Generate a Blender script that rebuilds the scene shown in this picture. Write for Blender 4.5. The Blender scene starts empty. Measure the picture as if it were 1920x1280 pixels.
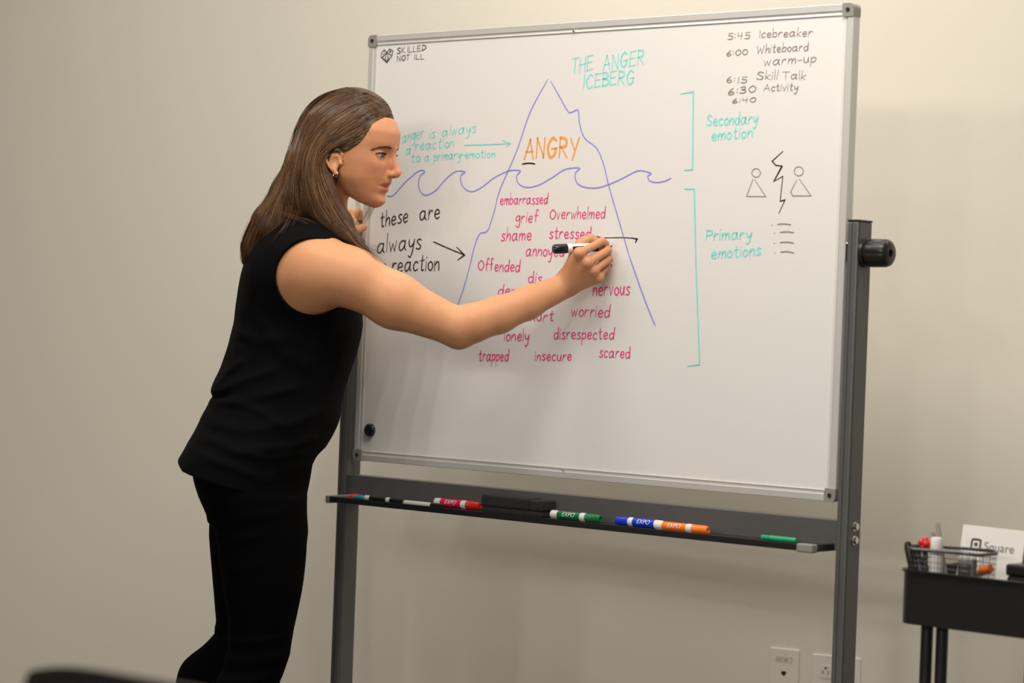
import bpy, bmesh, math, random
import numpy as np
from mathutils import Vector, Matrix
random.seed(7)
C = bpy.context.scene.collection
SC = bpy.context.scene
R = math.radians

# ------------------------------------------------------------------ camera
CAMZ = 1.15
PITCH, ROLL, FPX = -0.00529, 0.03727, 4530.66
cam_data = bpy.data.cameras.new('camera')
cam_data.sensor_width = 22.3
cam_data.lens = FPX / 1920 * 22.3
cam_data.clip_start = 0.05
cam_data.dof.use_dof = True
cam_data.dof.focus_distance = 4.80
cam_data.dof.aperture_fstop = 1.9
cam = bpy.data.objects.new('camera', cam_data)
_F = Vector((0, math.cos(PITCH), math.sin(PITCH)))
_U = Vector((0, -math.sin(PITCH), math.cos(PITCH)))
_X = Vector((1, 0, 0))
# the camera leans: uprights run to the upper right by about two degrees in the picture
_cr, _sr = math.cos(ROLL), math.sin(ROLL)
camx = _X * _cr + _U * _sr
camy = -_X * _sr + _U * _cr
m = Matrix.Identity(4)
for i in range(3):
    m[i][0], m[i][1], m[i][2] = camx[i], camy[i], -_F[i]
m[0][3], m[1][3], m[2][3] = 0, 0, CAMZ
cam.matrix_world = m
C.objects.link(cam)
SC.camera = cam


def at(px, py, depth):
    """the point of the room seen at a pixel of the 1920 x 1280 frame, at a distance along the view"""
    xr, yr = (px - 960) / FPX, (640 - py) / FPX
    v = camx * xr + camy * yr + _F
    return Vector((0, 0, CAMZ)) + v * (depth / v.y)


# ------------------------------------------------------------------ light, exposure
SC.view_settings.view_transform = 'Standard'
SC.view_settings.look = 'None'
SC.view_settings.exposure = -0.32
SC.view_settings.gamma = 1.0
SC.view_settings.use_curve_mapping = False
world = bpy.data.worlds.new('world')
SC.world = world
world.use_nodes = True
world.node_tree.nodes['Background'].inputs[0].default_value = (1.0, 0.9, 0.76, 1)
world.node_tree.nodes['Background'].inputs[1].default_value = 0.02
CEIL = 2.75


def area(name, loc, sx, sy, watts, col=(1.0, 0.94, 0.86), rotz=0):
    l = bpy.data.lights.new(name, 'AREA')
    l.shape = 'RECTANGLE'
    l.size, l.size_y = sx, sy
    l.energy = watts
    l.color = col
    o = bpy.data.objects.new(name, l)
    o.location = loc
    o.rotation_euler = (0, 0, rotz)
    C.objects.link(o)
    return o


WYAW = R(26)
for ang, dist in [(a_, d_) for d_ in (9.2, 7.4) for a_ in (3, 11, 19, 27, 35)]:   # two rows of track spots far behind the viewer
    TRACK_W = 1.22 * dist ** 2
    sp = bpy.data.lights.new('track_spot_light', 'SPOT')
    sp.energy, sp.color, sp.shadow_soft_size = TRACK_W, (1.0, .94, .86), .09
    sp.spot_size, sp.spot_blend = R(75), .6
    spo = bpy.data.objects.new('track_spot_light', sp)
    spo.location = (.13 - dist * math.sin(R(ang)), 4.8 - dist * math.cos(R(ang)), CEIL - .10)
    spo.rotation_euler = (Vector((-.1, 5.2, 1.2)) - spo.location).to_track_quat('-Z', 'Y').to_euler()
    C.objects.link(spo)
area('ceiling_panel_light', (0.2, 3.6, CEIL - .02), 1.2, 0.6, 44, rotz=-WYAW)
area('ceiling_panel_light', (-1, 4.4, CEIL - .02), 1.2, 0.6, 20, rotz=-WYAW)
area('ceiling_panel_light', (-3.4, 0.5, CEIL - .02), 1.2, 0.6, 28, rotz=-WYAW)
area('ceiling_panel_light', (1.9, 4.7, CEIL - .02), 1.2, 0.3, 9, rotz=-WYAW)
area('ceiling_panel_light', (0.1, 5.3, CEIL - .02), 0.9, 0.3, 11, rotz=-WYAW)
area('ceiling_panel_light', (0.75, 4.6, CEIL - .02), 1.2, 0.3, 6, rotz=-WYAW)
area('ceiling_panel_light', (-0.6, 1.8, CEIL - .02), .6, .4, 14, rotz=-WYAW)
area('ceiling_panel_light', (-1.2, 5.5, CEIL - .02), 0.9, 0.3, 4, rotz=-WYAW)


# ------------------------------------------------------------------ helpers
def mat(name, col, rough=.5, metal=0, spec=.5, noise=0, nscale=40, bump=0, bscale=200, coat=0, sheen=0, trans=0):
    mt = bpy.data.materials.new(name)
    mt.use_nodes = True
    nt = mt.node_tree
    b = nt.nodes['Principled BSDF']
    b.inputs['Base Color'].default_value = (*col, 1)
    b.inputs['Roughness'].default_value = rough
    b.inputs['Metallic'].default_value = metal
    b.inputs['Specular IOR Level'].default_value = spec
    b.inputs['Coat Weight'].default_value = coat
    b.inputs['Sheen Weight'].default_value = sheen
    tc = nt.nodes.new('ShaderNodeTexCoord')
    if noise:
        n = nt.nodes.new('ShaderNodeTexNoise')
        n.inputs['Scale'].default_value = nscale
        n.inputs['Detail'].default_value = 4
        nt.links.new(tc.outputs['Object'], n.inputs['Vector'])
        mx = nt.nodes.new('ShaderNodeMix')
        mx.data_type = 'RGBA'
        mx.inputs[6].default_value = (*[c * (1 - noise) for c in col], 1)
        mx.inputs[7].default_value = (*[min(1, c * (1 + noise)) for c in col], 1)
        nt.links.new(n.outputs['Fac'], mx.inputs[0])
        nt.links.new(mx.outputs[2], b.inputs['Base Color'])
    if bump:
        n = nt.nodes.new('ShaderNodeTexNoise')
        n.inputs['Scale'].default_value = bscale
        n.inputs['Detail'].default_value = 3
        nt.links.new(tc.outputs['Object'], n.inputs['Vector'])
        bp = nt.nodes.new('ShaderNodeBump')
        bp.inputs['Strength'].default_value = bump
        bp.inputs['Distance'].default_value = .002
        nt.links.new(n.outputs['Fac'], bp.inputs['Height'])
        nt.links.new(bp.outputs['Normal'], b.inputs['Normal'])
    return mt


M = {}
M['wall'] = mat('wall_paint', (.74, .70, .605), .75, spec=.3, noise=.015, nscale=2.5, bump=.12, bscale=350)
M['ceiling'] = mat('ceiling_tile', (.78, .76, .70), .9, bump=.2, bscale=120)
M['floor'] = mat('grey_carpet', (.16, .15, .14), .95, noise=.25, nscale=300, bump=.5, bscale=500)
M['trim'] = mat('dark_rubber_trim', (.05, .05, .05), .5)
M['board'] = mat('white_enamel', (.80, .785, .765), .13, spec=.5, noise=.012, nscale=3)
M['alu'] = mat('brushed_aluminium', (.70, .685, .655), .42, metal=.35, noise=.04, nscale=60)
M['grey_plastic'] = mat('grey_plastic', (.27, .26, .235), .45, noise=.05)
M['steel_grey'] = mat('grey_painted_steel', (.125, .122, .12), .42, metal=.25, noise=.04, nscale=30, bump=.05)
M['dark_steel'] = mat('dark_painted_steel', (.024, .023, .023), .28, metal=.2, noise=.05)
M['black_plastic'] = mat('black_plastic', (.014, .013, .013), .35, noise=.1)
M['black_gloss'] = mat('black_gloss_plastic', (.012, .013, .016), .15)
M['hole'] = mat('dark_recess', (.01, .009, .009), .8)
M['chrome'] = mat('chrome', (.75, .73, .70), .15, metal=1)
M['felt'] = mat('black_felt', (.017, .017, .016), .95, noise=.4, nscale=200, bump=.9, bscale=320)
M['white_plastic'] = mat('white_plastic', (.80, .78, .74), .35)
M['plate_plastic'] = mat('cream_wall_plate', (.76, .725, .65), .32)
M['red'] = mat('red_plastic', (.62, .025, .02), .3)
M['pink'] = mat('magenta_label', (.68, .012, .10), .35)
M['blue'] = mat('blue_plastic', (.012, .05, .60), .3)
M['sky'] = mat('bright_blue_plastic', (.015, .16, .62), .25)
M['teal'] = mat('teal_plastic', (.02, .28, .28), .3)
M['green'] = mat('green_plastic', (.01, .16, .055), .3)
M['mint'] = mat('bright_green_plastic', (.02, .38, .18), .3)
M['orange'] = mat('orange_plastic', (.95, .20, .015), .3)
M['paper'] = mat('white_card', (.82, .80, .77), .6)
M['wire'] = mat('dark_wire', (.10, .10, .10), .35, metal=.6)
M['ink_dark'] = mat('dark_print', (.05, .035, .035), .6)
M['ink_grey'] = mat('grey_print', (.20, .17, .16), .6)


def inkmat(name, col):
    return mat(name, col, .5, spec=.35, noise=.14, nscale=90)


INK = [inkmat('teal_marker_ink', (.25, .76, .70)), inkmat('blue_marker_ink', (.28, .30, .78)), inkmat('black_marker_ink', (.035, .026, .026)),
       inkmat('thin_black_marker_ink', (.33, .25, .23)), inkmat('orange_marker_ink', (.97, .38, .09)), inkmat('magenta_marker_ink', (.78, .095, .28))]


def link(name, me, mt=None, parent=None, smooth=False, label=None):
    o = bpy.data.objects.new(name, me)
    C.objects.link(o)
    if mt is not None:
        me.materials.append(mt)
    if parent is not None:
        o.parent = parent
    if smooth:
        for p in me.polygons:
            p.use_smooth = True
    if label:
        o['label'] = label
    return o


def bm_obj(name, bm, mt=None, parent=None, smooth=False, label=None, bevel=0, seg=2, angle=40):
    bmesh.ops.recalc_face_normals(bm, faces=bm.faces[:])
    me = bpy.data.meshes.new(name)
    bm.to_mesh(me)
    bm.free()
    o = link(name, me, mt, parent, smooth, label)
    if bevel:
        md = o.modifiers.new('bevel', 'BEVEL')
        md.width, md.segments = bevel, seg
        md.limit_method = 'ANGLE'
        md.angle_limit = R(angle)
    if smooth:
        es = o.modifiers.new('edges', 'EDGE_SPLIT')
        es.split_angle = R(42)
    return o


def tag(o, label=None, cat=None, group=None, kind=None):
    if label: o['label'] = label
    if cat: o['category'] = cat
    if group: o['group'] = group
    if kind: o['kind'] = kind
    return o


def thing(name, label, cat, loc=(0, 0, 0), rotz=0, group=None):
    o = bpy.data.objects.new(name, None)
    o.empty_display_size = .1
    C.objects.link(o)
    o.location = loc
    o.rotation_euler = (0, 0, rotz)
    return tag(o, label, cat, group)


def box(bm, x0, x1, y0, y1, z0, z1):
    v = [bm.verts.new(p) for p in ((x0, y0, z0), (x1, y0, z0), (x1, y1, z0), (x0, y1, z0), (x0, y0, z1), (x1, y0, z1), (x1, y1, z1), (x0, y1, z1))]
    for f in ((0, 3, 2, 1), (4, 5, 6, 7), (0, 1, 5, 4), (1, 2, 6, 5), (2, 3, 7, 6), (3, 0, 4, 7)):
        bm.faces.new([v[i] for i in f])


def boxes(*bs):
    bm = bmesh.new()
    for b in bs:
        box(bm, *b)
    return bm


def frame_of(axis):
    a = Vector(axis).normalized()
    t = Vector((0, 0, 1)) if abs(a.z) < .9 else Vector((1, 0, 0))
    u = a.cross(t).normalized()
    return a, u, a.cross(u).normalized()


def lathe(bm, prof, origin=(0, 0, 0), axis=(0, 0, 1), n=24, cap=True):
    """prof: (radius, distance along the axis)"""
    a, u, w = frame_of(axis)
    o = Vector(origin)
    rings = []
    for r, h in prof:
        rings.append([bm.verts.new(o + a * h + (u * math.cos(2 * math.pi * k / n) + w * math.sin(2 * math.pi * k / n)) * r) for k in range(n)])
    for i in range(len(rings) - 1):
        for k in range(n):
            bm.faces.new((rings[i][k], rings[i][(k + 1) % n], rings[i + 1][(k + 1) % n], rings[i + 1][k]))
    if cap:
        bm.faces.new(rings[0][::-1])
        bm.faces.new(rings[-1])


def tube(bm, pts, r, n=10, closed=False, cap=True):
    pts = [Vector(p) for p in pts]
    N = len(pts)
    rings = []
    prev = None
    for i, p in enumerate(pts):
        if closed:
            d = pts[(i + 1) % N] - pts[i - 1]
        else:
            d = pts[min(i + 1, N - 1)] - pts[max(i - 1, 0)]
        a, u, w = frame_of(d)
        if prev is not None:
            u = (prev - a * prev.dot(a)).normalized()
            w = a.cross(u)
        prev = u
        rr = r[i] if isinstance(r, (list, tuple)) else r
        rings.append([bm.verts.new(p + (u * math.cos(2 * math.pi * k / n) + w * math.sin(2 * math.pi * k / n)) * rr) for k in range(n)])
    for i in range(N if closed else N - 1):
        A, B = rings[i], rings[(i + 1) % N]
        s = 0
        if closed and i == N - 1:
            s = min(range(n), key=lambda q: (A[0].co - B[q].co).length)
        for k in range(n):
            bm.faces.new((A[k], A[(k + 1) % n], B[(k + 1 + s) % n], B[(k + s) % n]))
    if cap and not closed:
        bm.faces.new(rings[0][::-1])
        bm.faces.new(rings[-1])


def rrect(w, d, r, n=6, cx=0, cy=0):
    out = []
    for sx, sy, a0 in ((1, 1, 0), (-1, 1, 90), (-1, -1, 180), (1, -1, 270)):
        for k in range(n + 1):
            a = R(a0 + 90 * k / n)
            out.append((cx + sx * (w / 2 - r) + r * math.cos(a), cy + sy * (d / 2 - r) + r * math.sin(a)))
    return out


def smooth_path(pts, sub=6):
    """Catmull-Rom through the points"""
    P = [Vector(p) for p in pts]
    if len(P) < 3:
        return P
    out = []
    for i in range(len(P) - 1):
        p0 = P[i - 1] if i else P[0] * 2 - P[1]
        p1, p2 = P[i], P[i + 1]
        p3 = P[i + 2] if i + 2 < len(P) else P[-1] * 2 - P[-2]
        for k in range(sub):
            t = k / sub
            out.append(.5 * ((2 * p1) + (p2 - p0) * t + (2 * p0 - 5 * p1 + 4 * p2 - p3) * t * t + (3 * p1 - p0 - 3 * p2 + p3) * t ** 3))
    out.append(P[-1])
    return out


# ------------------------------------------------------------------ the room
WO = Vector((.686, 5.45, 0))                       # a point at the foot of the back wall
room = Matrix.Translation(WO) @ Matrix.Rotation(-WYAW, 4, 'Z')   # local: x along the wall, -y into the room


def room_box(name, x0, x1, y0, y1, z0, z1, mt, bm=None):
    o = bm_obj(name, boxes((x0, x1, y0, y1, z0, z1)), mt)
    o.matrix_world = room
    return tag(o, kind='structure')


XL, XR, YF = -9.0, 5.0, -12.5
room_box('wall_back', XL - .1, XR + .1, 0, .1, 0, CEIL, M['wall'])
room_box('wall_left', XL - .1, XL, YF, 0, 0, CEIL, M['wall'])
room_box('wall_right', XR, XR + .1, YF, 0, 0, CEIL, M['wall'])
room_box('wall_front', XL - .1, XR + .1, YF - .1, YF, 0, CEIL, M['wall'])
room_box('floor', XL - .1, XR + .1, YF - .1, .1, -.1, 0, M['floor'])
room_box('ceiling', XL - .1, XR + .1, YF - .1, .1, CEIL, CEIL + .1, M['ceiling'])
room_box('baseboard_back', XL, XR, -.012, 0, 0, .1, M['trim'])
# ------------------------------------------------------------------ the mobile whiteboard
BW, BH, BTOP = 1.22, .914, 1.7687
BYAW = R(40.003)
bd = Vector((math.cos(BYAW), -math.sin(BYAW), 0))
bn = Vector((math.sin(BYAW), math.cos(BYAW), 0))
BC = Vector((-.33197, 5.20905, 0)) + bd * (BW / 2)
HW = BW / 2
wb = thing('mobile_whiteboard', 'large mobile whiteboard in grey steel stand covered with marker writing and an iceberg drawing', 'whiteboard', BC, -BYAW)


def board_pt(u, v, y=.004):
    """point on the board, world"""
    return BC + bd * (u - HW) + bn * y + Vector((0, 0, BTOP - v))


panel = bm_obj('writing_panel', boxes((-HW + .015, HW - .015, .004, .016, BTOP - BH + .015, BTOP - .015)), M['board'], wb, label='glossy white dry-erase writing surface')


def rail(a, b, inward):
    """aluminium channel from a to b, its profile stepping down towards the panel"""
    a, b, inw = Vector(a), Vector(b), Vector(inward)
    prof = [(0, .022), (0, .001), (.001, 0), (.0125, 0), (.0135, .0015), (.0165, .0022), (.0205, .0012), (.0215, .0035), (.0215, .006), (.0215, .022)]
    bm = bmesh.new()
    A = [bm.verts.new(a + inw * p[0] + Vector((0, p[1], 0))) for p in prof]
    B = [bm.verts.new(b + inw * p[0] + Vector((0, p[1], 0))) for p in prof]
    for i in range(len(prof)):
        j = (i + 1) % len(prof)
        bm.faces.new((A[i], A[j], B[j], B[i]))
    bm.faces.new(A)
    bm.faces.new(B)
    bm_obj('frame_rail', bm, M['alu'], wb, label='silver aluminium edge of the board')


zt, zb = BTOP, BTOP - BH
rail((-HW + .02, 0, zt), (HW - .02, 0, zt), (0, 0, -1))
rail((-HW + .02, 0, zb), (HW - .02, 0, zb), (0, 0, 1))
rail((-HW, 0, zb + .02), (-HW, 0, zt - .02), (1, 0, 0))
rail((HW, 0, zb + .02), (HW, 0, zt - .02), (-1, 0, 0))
for sx in (-1, 1):
    for sz in (-1, 1):
        cx, cz = sx * (HW - .0115), (zt - .0115 if sz > 0 else zb + .0115)
        pts = []
        q = .0122
        for k in range(9):                                   # the rounded outer corner
            a = R(90 * k / 8)
            pts.append((q - .010 + .010 * math.cos(a), q - .010 + .010 * math.sin(a)))
        pts += [(-q, q), (-q, -q + .006), (-q + .006 - .004, -q - .001), (q, -q)]
        bm = bmesh.new()
        f0 = [bm.verts.new((cx + sx * p[0], -.0022, cz + sz * p[1])) for p in pts]
        f1 = [bm.verts.new((cx + sx * p[0], .023, cz + sz * p[1])) for p in pts]
        n = len(pts)
        bm.faces.new(f0)
        bm.faces.new(f1)
        for k in range(n):
            bm.faces.new((f0[k], f0[(k + 1) % n], f1[(k + 1) % n], f1[k]))
        cc = bm_obj('corner_cap', bm, M['grey_plastic'], wb, label='grey plastic corner piece')
        bm = bmesh.new()
        lathe(bm, [(.0042, 0), (.0042, .0012), (.0030, .0014)], (cx, -.0022, cz), (0, -1, 0), 16)
        bm_obj('screw', bm, M['hole'], cc, label='dark screw recess')
# centre clips on the long rails
for z, s in ((zt - .018, 1), (zb + .018, -1)):
    bm = bmesh.new()
    lathe(bm, [(.0024, 0), (.0024, .003), (.001, .004)], (-.045 if s > 0 else -.03, .001, z), (0, -1, 0), 10)
    bm_obj('rail_screw', bm, M['chrome'], wb)

PG, PW, PY0, PY1 = .012, .0225, -.012, .036
PTOP = 1.368
for s in (-1, 1):
    x0 = s * (HW + PG)
    x1 = s * (HW + PG + PW)
    xa, xb = min(x0, x1), max(x0, x1)
    p = bm_obj('post', boxes((xa, xb, PY0, PY1, .075, PTOP)), M['steel_grey'], wb, bevel=.0025, label='grey steel upright')
    bm_obj('post_cap', boxes((xa - .0006, xb + .0006, PY0 - .0006, PY1 + .0006, PTOP, PTOP + .004)), M['dark_steel'], p, bevel=.001)
    # seams of the channel on both faces
    bm_obj('seam', boxes((xa + PW * .42, xa + PW * .46, PY0 - .0004, PY0 + .001, .08, PTOP - .001), (xb - .001, xb + .0004, PY0 + .0045, PY0 + .0052, .08, PTOP - .001)), M['dark_steel'], p)
    xo = xb if s > 0 else xa
    for z in (.812, .787):
        bm = bmesh.new()
        lathe(bm, [(.0086, 0), (.0086, .0012), (.0068, .0016), (.0068, .0058), (.0055, .0068)], (xo, .014, z), (s, 0, 0), 12)
        bm_obj('bolt', bm, M['chrome'], p, label='shiny hexagonal bolt head')
    # floor bar with casters
    ft = bm_obj('foot', boxes((xa - .006, xb + .006, -.30, .33, .06, .095)), M['steel_grey'], wb, bevel=.004)
    for y in (-.27, .30):
        bm = bmesh.new()
        xm = (xa + xb) / 2
        lathe(bm, [(.010, -.012), (.026, -.012), (.030, -.006), (.030, .006), (.026, .012), (.010, .012)], (xm, y, .030), (1, 0, 0), 20)
        lathe(bm, [(.008, 0), (.008, .03)], (xm, y, .045), (0, 0, 1), 10)
        bm_obj('caster', bm, M['black_plastic'], ft, smooth=True)
# pivot knobs in the middle of the board's height
for s in (1,):
    xo = s * (HW + PG + PW)
    bm = bmesh.new()
    lathe(bm, [(.0255, 0), (.0265, .001), (.0265, .008), (.0245, .009)], (xo, .013, 1.312), (s, 0, 0), 32)
    a, u, w = frame_of((s, 0, 0))
    rings = []
    for r, h in ((.0225, .009), (.0255, .013), (.0262, .020), (.0258, .044), (.0235, .051), (.019, .0545), (.007, .0552), (.0066, .050)):
        ring = []
        for k in range(64):
            rr = r * (1 - (.055 if (k % 8) in (0, 1) and .012 < h < .05 else 0))
            an = 2 * math.pi * k / 64
            ring.append(bm.verts.new(Vector((xo, .013, 1.312)) + a * h + (u * math.cos(an) + w * math.sin(an)) * rr))
        rings.append(ring)
    for i in range(len(rings) - 1):
        for k in range(64):
            bm.faces.new((rings[i][k], rings[i][(k + 1) % 64], rings[i + 1][(k + 1) % 64], rings[i + 1][k]))
    bm.faces.new(rings[-1])
    kn = bm_obj('knob', bm, M['black_plastic'], wb, smooth=True, label='ribbed black locking knob')
    # pivot brackets: the plate edges peeping out beside the board
    bm_obj('pivot_bracket', boxes((HW, HW + PG, .002, .030, 1.295, 1.330)), M['chrome'], wb, bevel=.001)
    bm_obj('pivot_bracket', boxes((-HW - PG, -HW, .002, .030, 1.295, 1.330)), M['chrome'], wb, bevel=.001)

# cross bar and pen tray
bm_obj('crossbar', boxes((-HW - PG, HW + PG, -.002, .030, .766, .8225)), M['steel_grey'], wb, bevel=.0015, label='grey steel bar between the uprights')
TY = -.077
tray = bm_obj('pen_tray', boxes((-HW + .006, HW - .002, TY, -.002, .767, .7765), (-HW + .006, HW - .002, TY, TY + .003, .7765, .7790)), M['dark_steel'], wb, bevel=.0008, label='long dark shallow tray under the board')
bm_obj('tray_end', boxes((-HW - .004, -HW + .007, TY - .002, -.002, .764, .7805)), M['grey_plastic'], tray, bevel=.002)
te = bm_obj('tray_end', boxes((HW - .004, HW + .004, TY + .016, -.002, .766, .7795)), M['dark_steel'], tray, bevel=.002)
bm_obj('corner_cap', boxes((HW - .030, HW + .0045, TY - .0022, TY + .018, .7645, .7805)), M['grey_plastic'], te, bevel=.003)

# ---- the handwriting
G = {
 'a': "70 88 40 100 10 80 2 40 20 2 50 14 70 60 72 96|72 100 72 26 92 2", 'b': "0 190 0 0|0 60 30 95 60 82 65 40 40 2 0 14", 'c': "60 85 32 100 6 70 4 30 26 0 62 14",
 'd': "66 80 40 96 10 80 2 40 20 0 50 12 68 50|72 185 70 60 72 0", 'e': "6 48 60 58 54 90 30 100 6 72 6 30 30 0 66 16", 'f': "60 176 42 192 26 168 26 0|0 96 58 104",
 'g': "64 88 36 100 6 72 6 36 30 20 60 52 66 96|66 100 66 -40 42 -80 10 -56", 'h': "0 190 0 0|0 50 30 96 55 84 60 0", 'i': "0 100 0 0|0 140 3 149", 'k': "0 185 0 0|58 96 4 42|4 42 60 0",
 'l': "0 190 0 0", 'm': "0 100 0 0|0 50 25 95 45 80 47 0|47 50 70 95 90 80 94 0", 'n': "0 100 0 0|0 50 30 95 55 80 60 0", 'o': "32 100 4 72 4 28 32 0 60 28 60 72 32 100",
 'p': "0 100 0 -80|0 66 30 98 60 76 56 30 30 4 0 18", 'r': "0 100 0 0|0 50 24 95 52 92", 's': "56 92 30 102 8 82 30 54 56 28 36 0 0 10", 't': "26 165 26 22 40 0 56 10|0 106 56 112",
 'u': "0 100 3 30 25 0 50 20 60 95|60 100 64 0", 'v': "0 100 30 0|30 0 60 100", 'w': "0 100 22 0|22 0 45 80|45 80 68 0|68 0 90 104", 'y': "0 100 8 42 34 28 60 66|66 100 52 -30 32 -80 8 -66",
 '-': "0 50 50 54", ':': "0 22 3 30|0 70 3 78",
 'A': "0 0 36 100|36 100 72 0|12 36 62 38", 'B': "0 0 0 100|0 100 44 92 46 60 0 53|0 53 56 42 52 8 0 0", 'C': "62 86 36 100 6 70 6 30 30 0 66 12", 'E': "56 100 0 98|0 98 0 0|0 0 58 4|0 52 48 54",
 'G': "64 86 36 100 6 70 6 30 30 0 62 14 64 44|36 44 76 46", 'H': "0 100 0 0|60 100 60 0|0 50 60 54", 'I': "20 100 20 0", 'K': "0 100 0 0|56 100 4 46|4 46 60 0", 'L': "0 100 0 0|0 0 50 3",
 'N': "0 0 0 100|0 100 60 0|60 0 60 100", 'O': "34 100 4 70 4 28 34 0 66 28 64 74 34 100", 'P': "0 100 0 0|0 100 44 92 48 58 0 46", 'R': "0 0 0 100|0 100 46 92 48 58 2 50|14 50 60 0",
 'S': "56 90 30 102 6 80 30 54 58 28 36 0 0 10", 'T': "0 100 64 102|32 100 32 0", 'W': "0 100 20 0|20 0 42 70|42 70 64 0|64 0 88 104", 'D': "0 0 0 100|0 100 60 70 60 30 0 0", 'Y': "0 100 32 48|66 104 22 -6",
 '0': "30 100 4 70 4 28 30 0 58 28 56 74 30 100", '1': "16 100 12 0", '3': "4 90 40 100 44 66 16 54|16 54 52 36 40 2 0 8", '4': "6 100 4 50|4 50 56 54|46 100 42 0", '5': "54 100 10 96|10 96 8 58|8 58 50 52 46 8 0 4", '6': "40 100 8 52 6 14 30 0 52 22 34 46 8 30",
}
GLYPH = {}
for ch, s in G.items():
    strokes = []
    for st in s.split('|'):
        n = [float(q) / 100 for q in st.split()]
        strokes.append([(n[i], n[i + 1]) for i in range(0, len(n), 2)])
    GLYPH[ch] = strokes


def ribbon(bm, pts, w, y):
    """a flat stroke of ink on the panel; pts in board metres (u, v)"""
    P = [Vector((p[0], p[1])) for p in pts]
    Q = [P[0]]
    for p in P[1:]:
        if (p - Q[-1]).length > 1e-5: Q.append(p)
    if len(Q) < 2: return
    d0, d1 = (Q[1] - Q[0]).normalized(), (Q[-1] - Q[-2]).normalized()
    Q[0] = Q[0] - d0 * w * .4
    Q[-1] = Q[-1] + d1 * w * .4
    L, Rr = [], []
    for i, p in enumerate(Q):
        a = (Q[i] - Q[i - 1]).normalized() if i else d0
        b = (Q[i + 1] - Q[i]).normalized() if i + 1 < len(Q) else d1
        t = a + b
        t = t.normalized() if t.length > .2 else a
        nrm = Vector((-t.y, t.x))
        k = 1 / max(.55, abs(nrm.dot(Vector((-a.y, a.x)))))
        ww = w * .5 * k * (1 + .12 * math.sin(i * 1.7 + p.x * 300))
        if i in (0, len(Q) - 1): ww *= .6
        for lst, s in ((L, 1), (Rr, -1)):
            q = p + nrm * ww * s
            lst.append(bm.verts.new((q.x - HW, y, BTOP - q.y)))
    for i in range(len(Q) - 1):
        bm.faces.new((L[i], L[i + 1], Rr[i + 1], Rr[i]))


def word(bm, text, u0, v0, u1, v1, h, w, y):
    caps = all(c.isupper() or c.isdigit() or c in ':-' for c in text)
    x = 0
    sts = []
    for c in text:
        sc = 1.0
        if not caps and (c.isupper() or c.isdigit()): sc = 1.5
        gx = max(p[0] for s in GLYPH[c] for p in s) * sc
        jig = random.uniform(-.05, .05)
        rot = random.uniform(-.05, .05)
        for s in GLYPH[c]:
            sts.append([(x + p[0] * sc + p[1] * (.06 + rot), p[1] * sc + jig) for p in s])
        x += gx + (.30 if not caps else .26)
    x -= .28
    lx, ly = u1 - u0, v1 - v0
    for s in sts:
        pts = [(u0 + lx * p[0] / x, v0 + ly * p[0] / x - p[1] * h) for p in s]
        pts = [(p.x, p.y) for p in smooth_path([(q[0], q[1], 0) for q in pts], 5)]
        ribbon(bm, pts, w, y)


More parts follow.
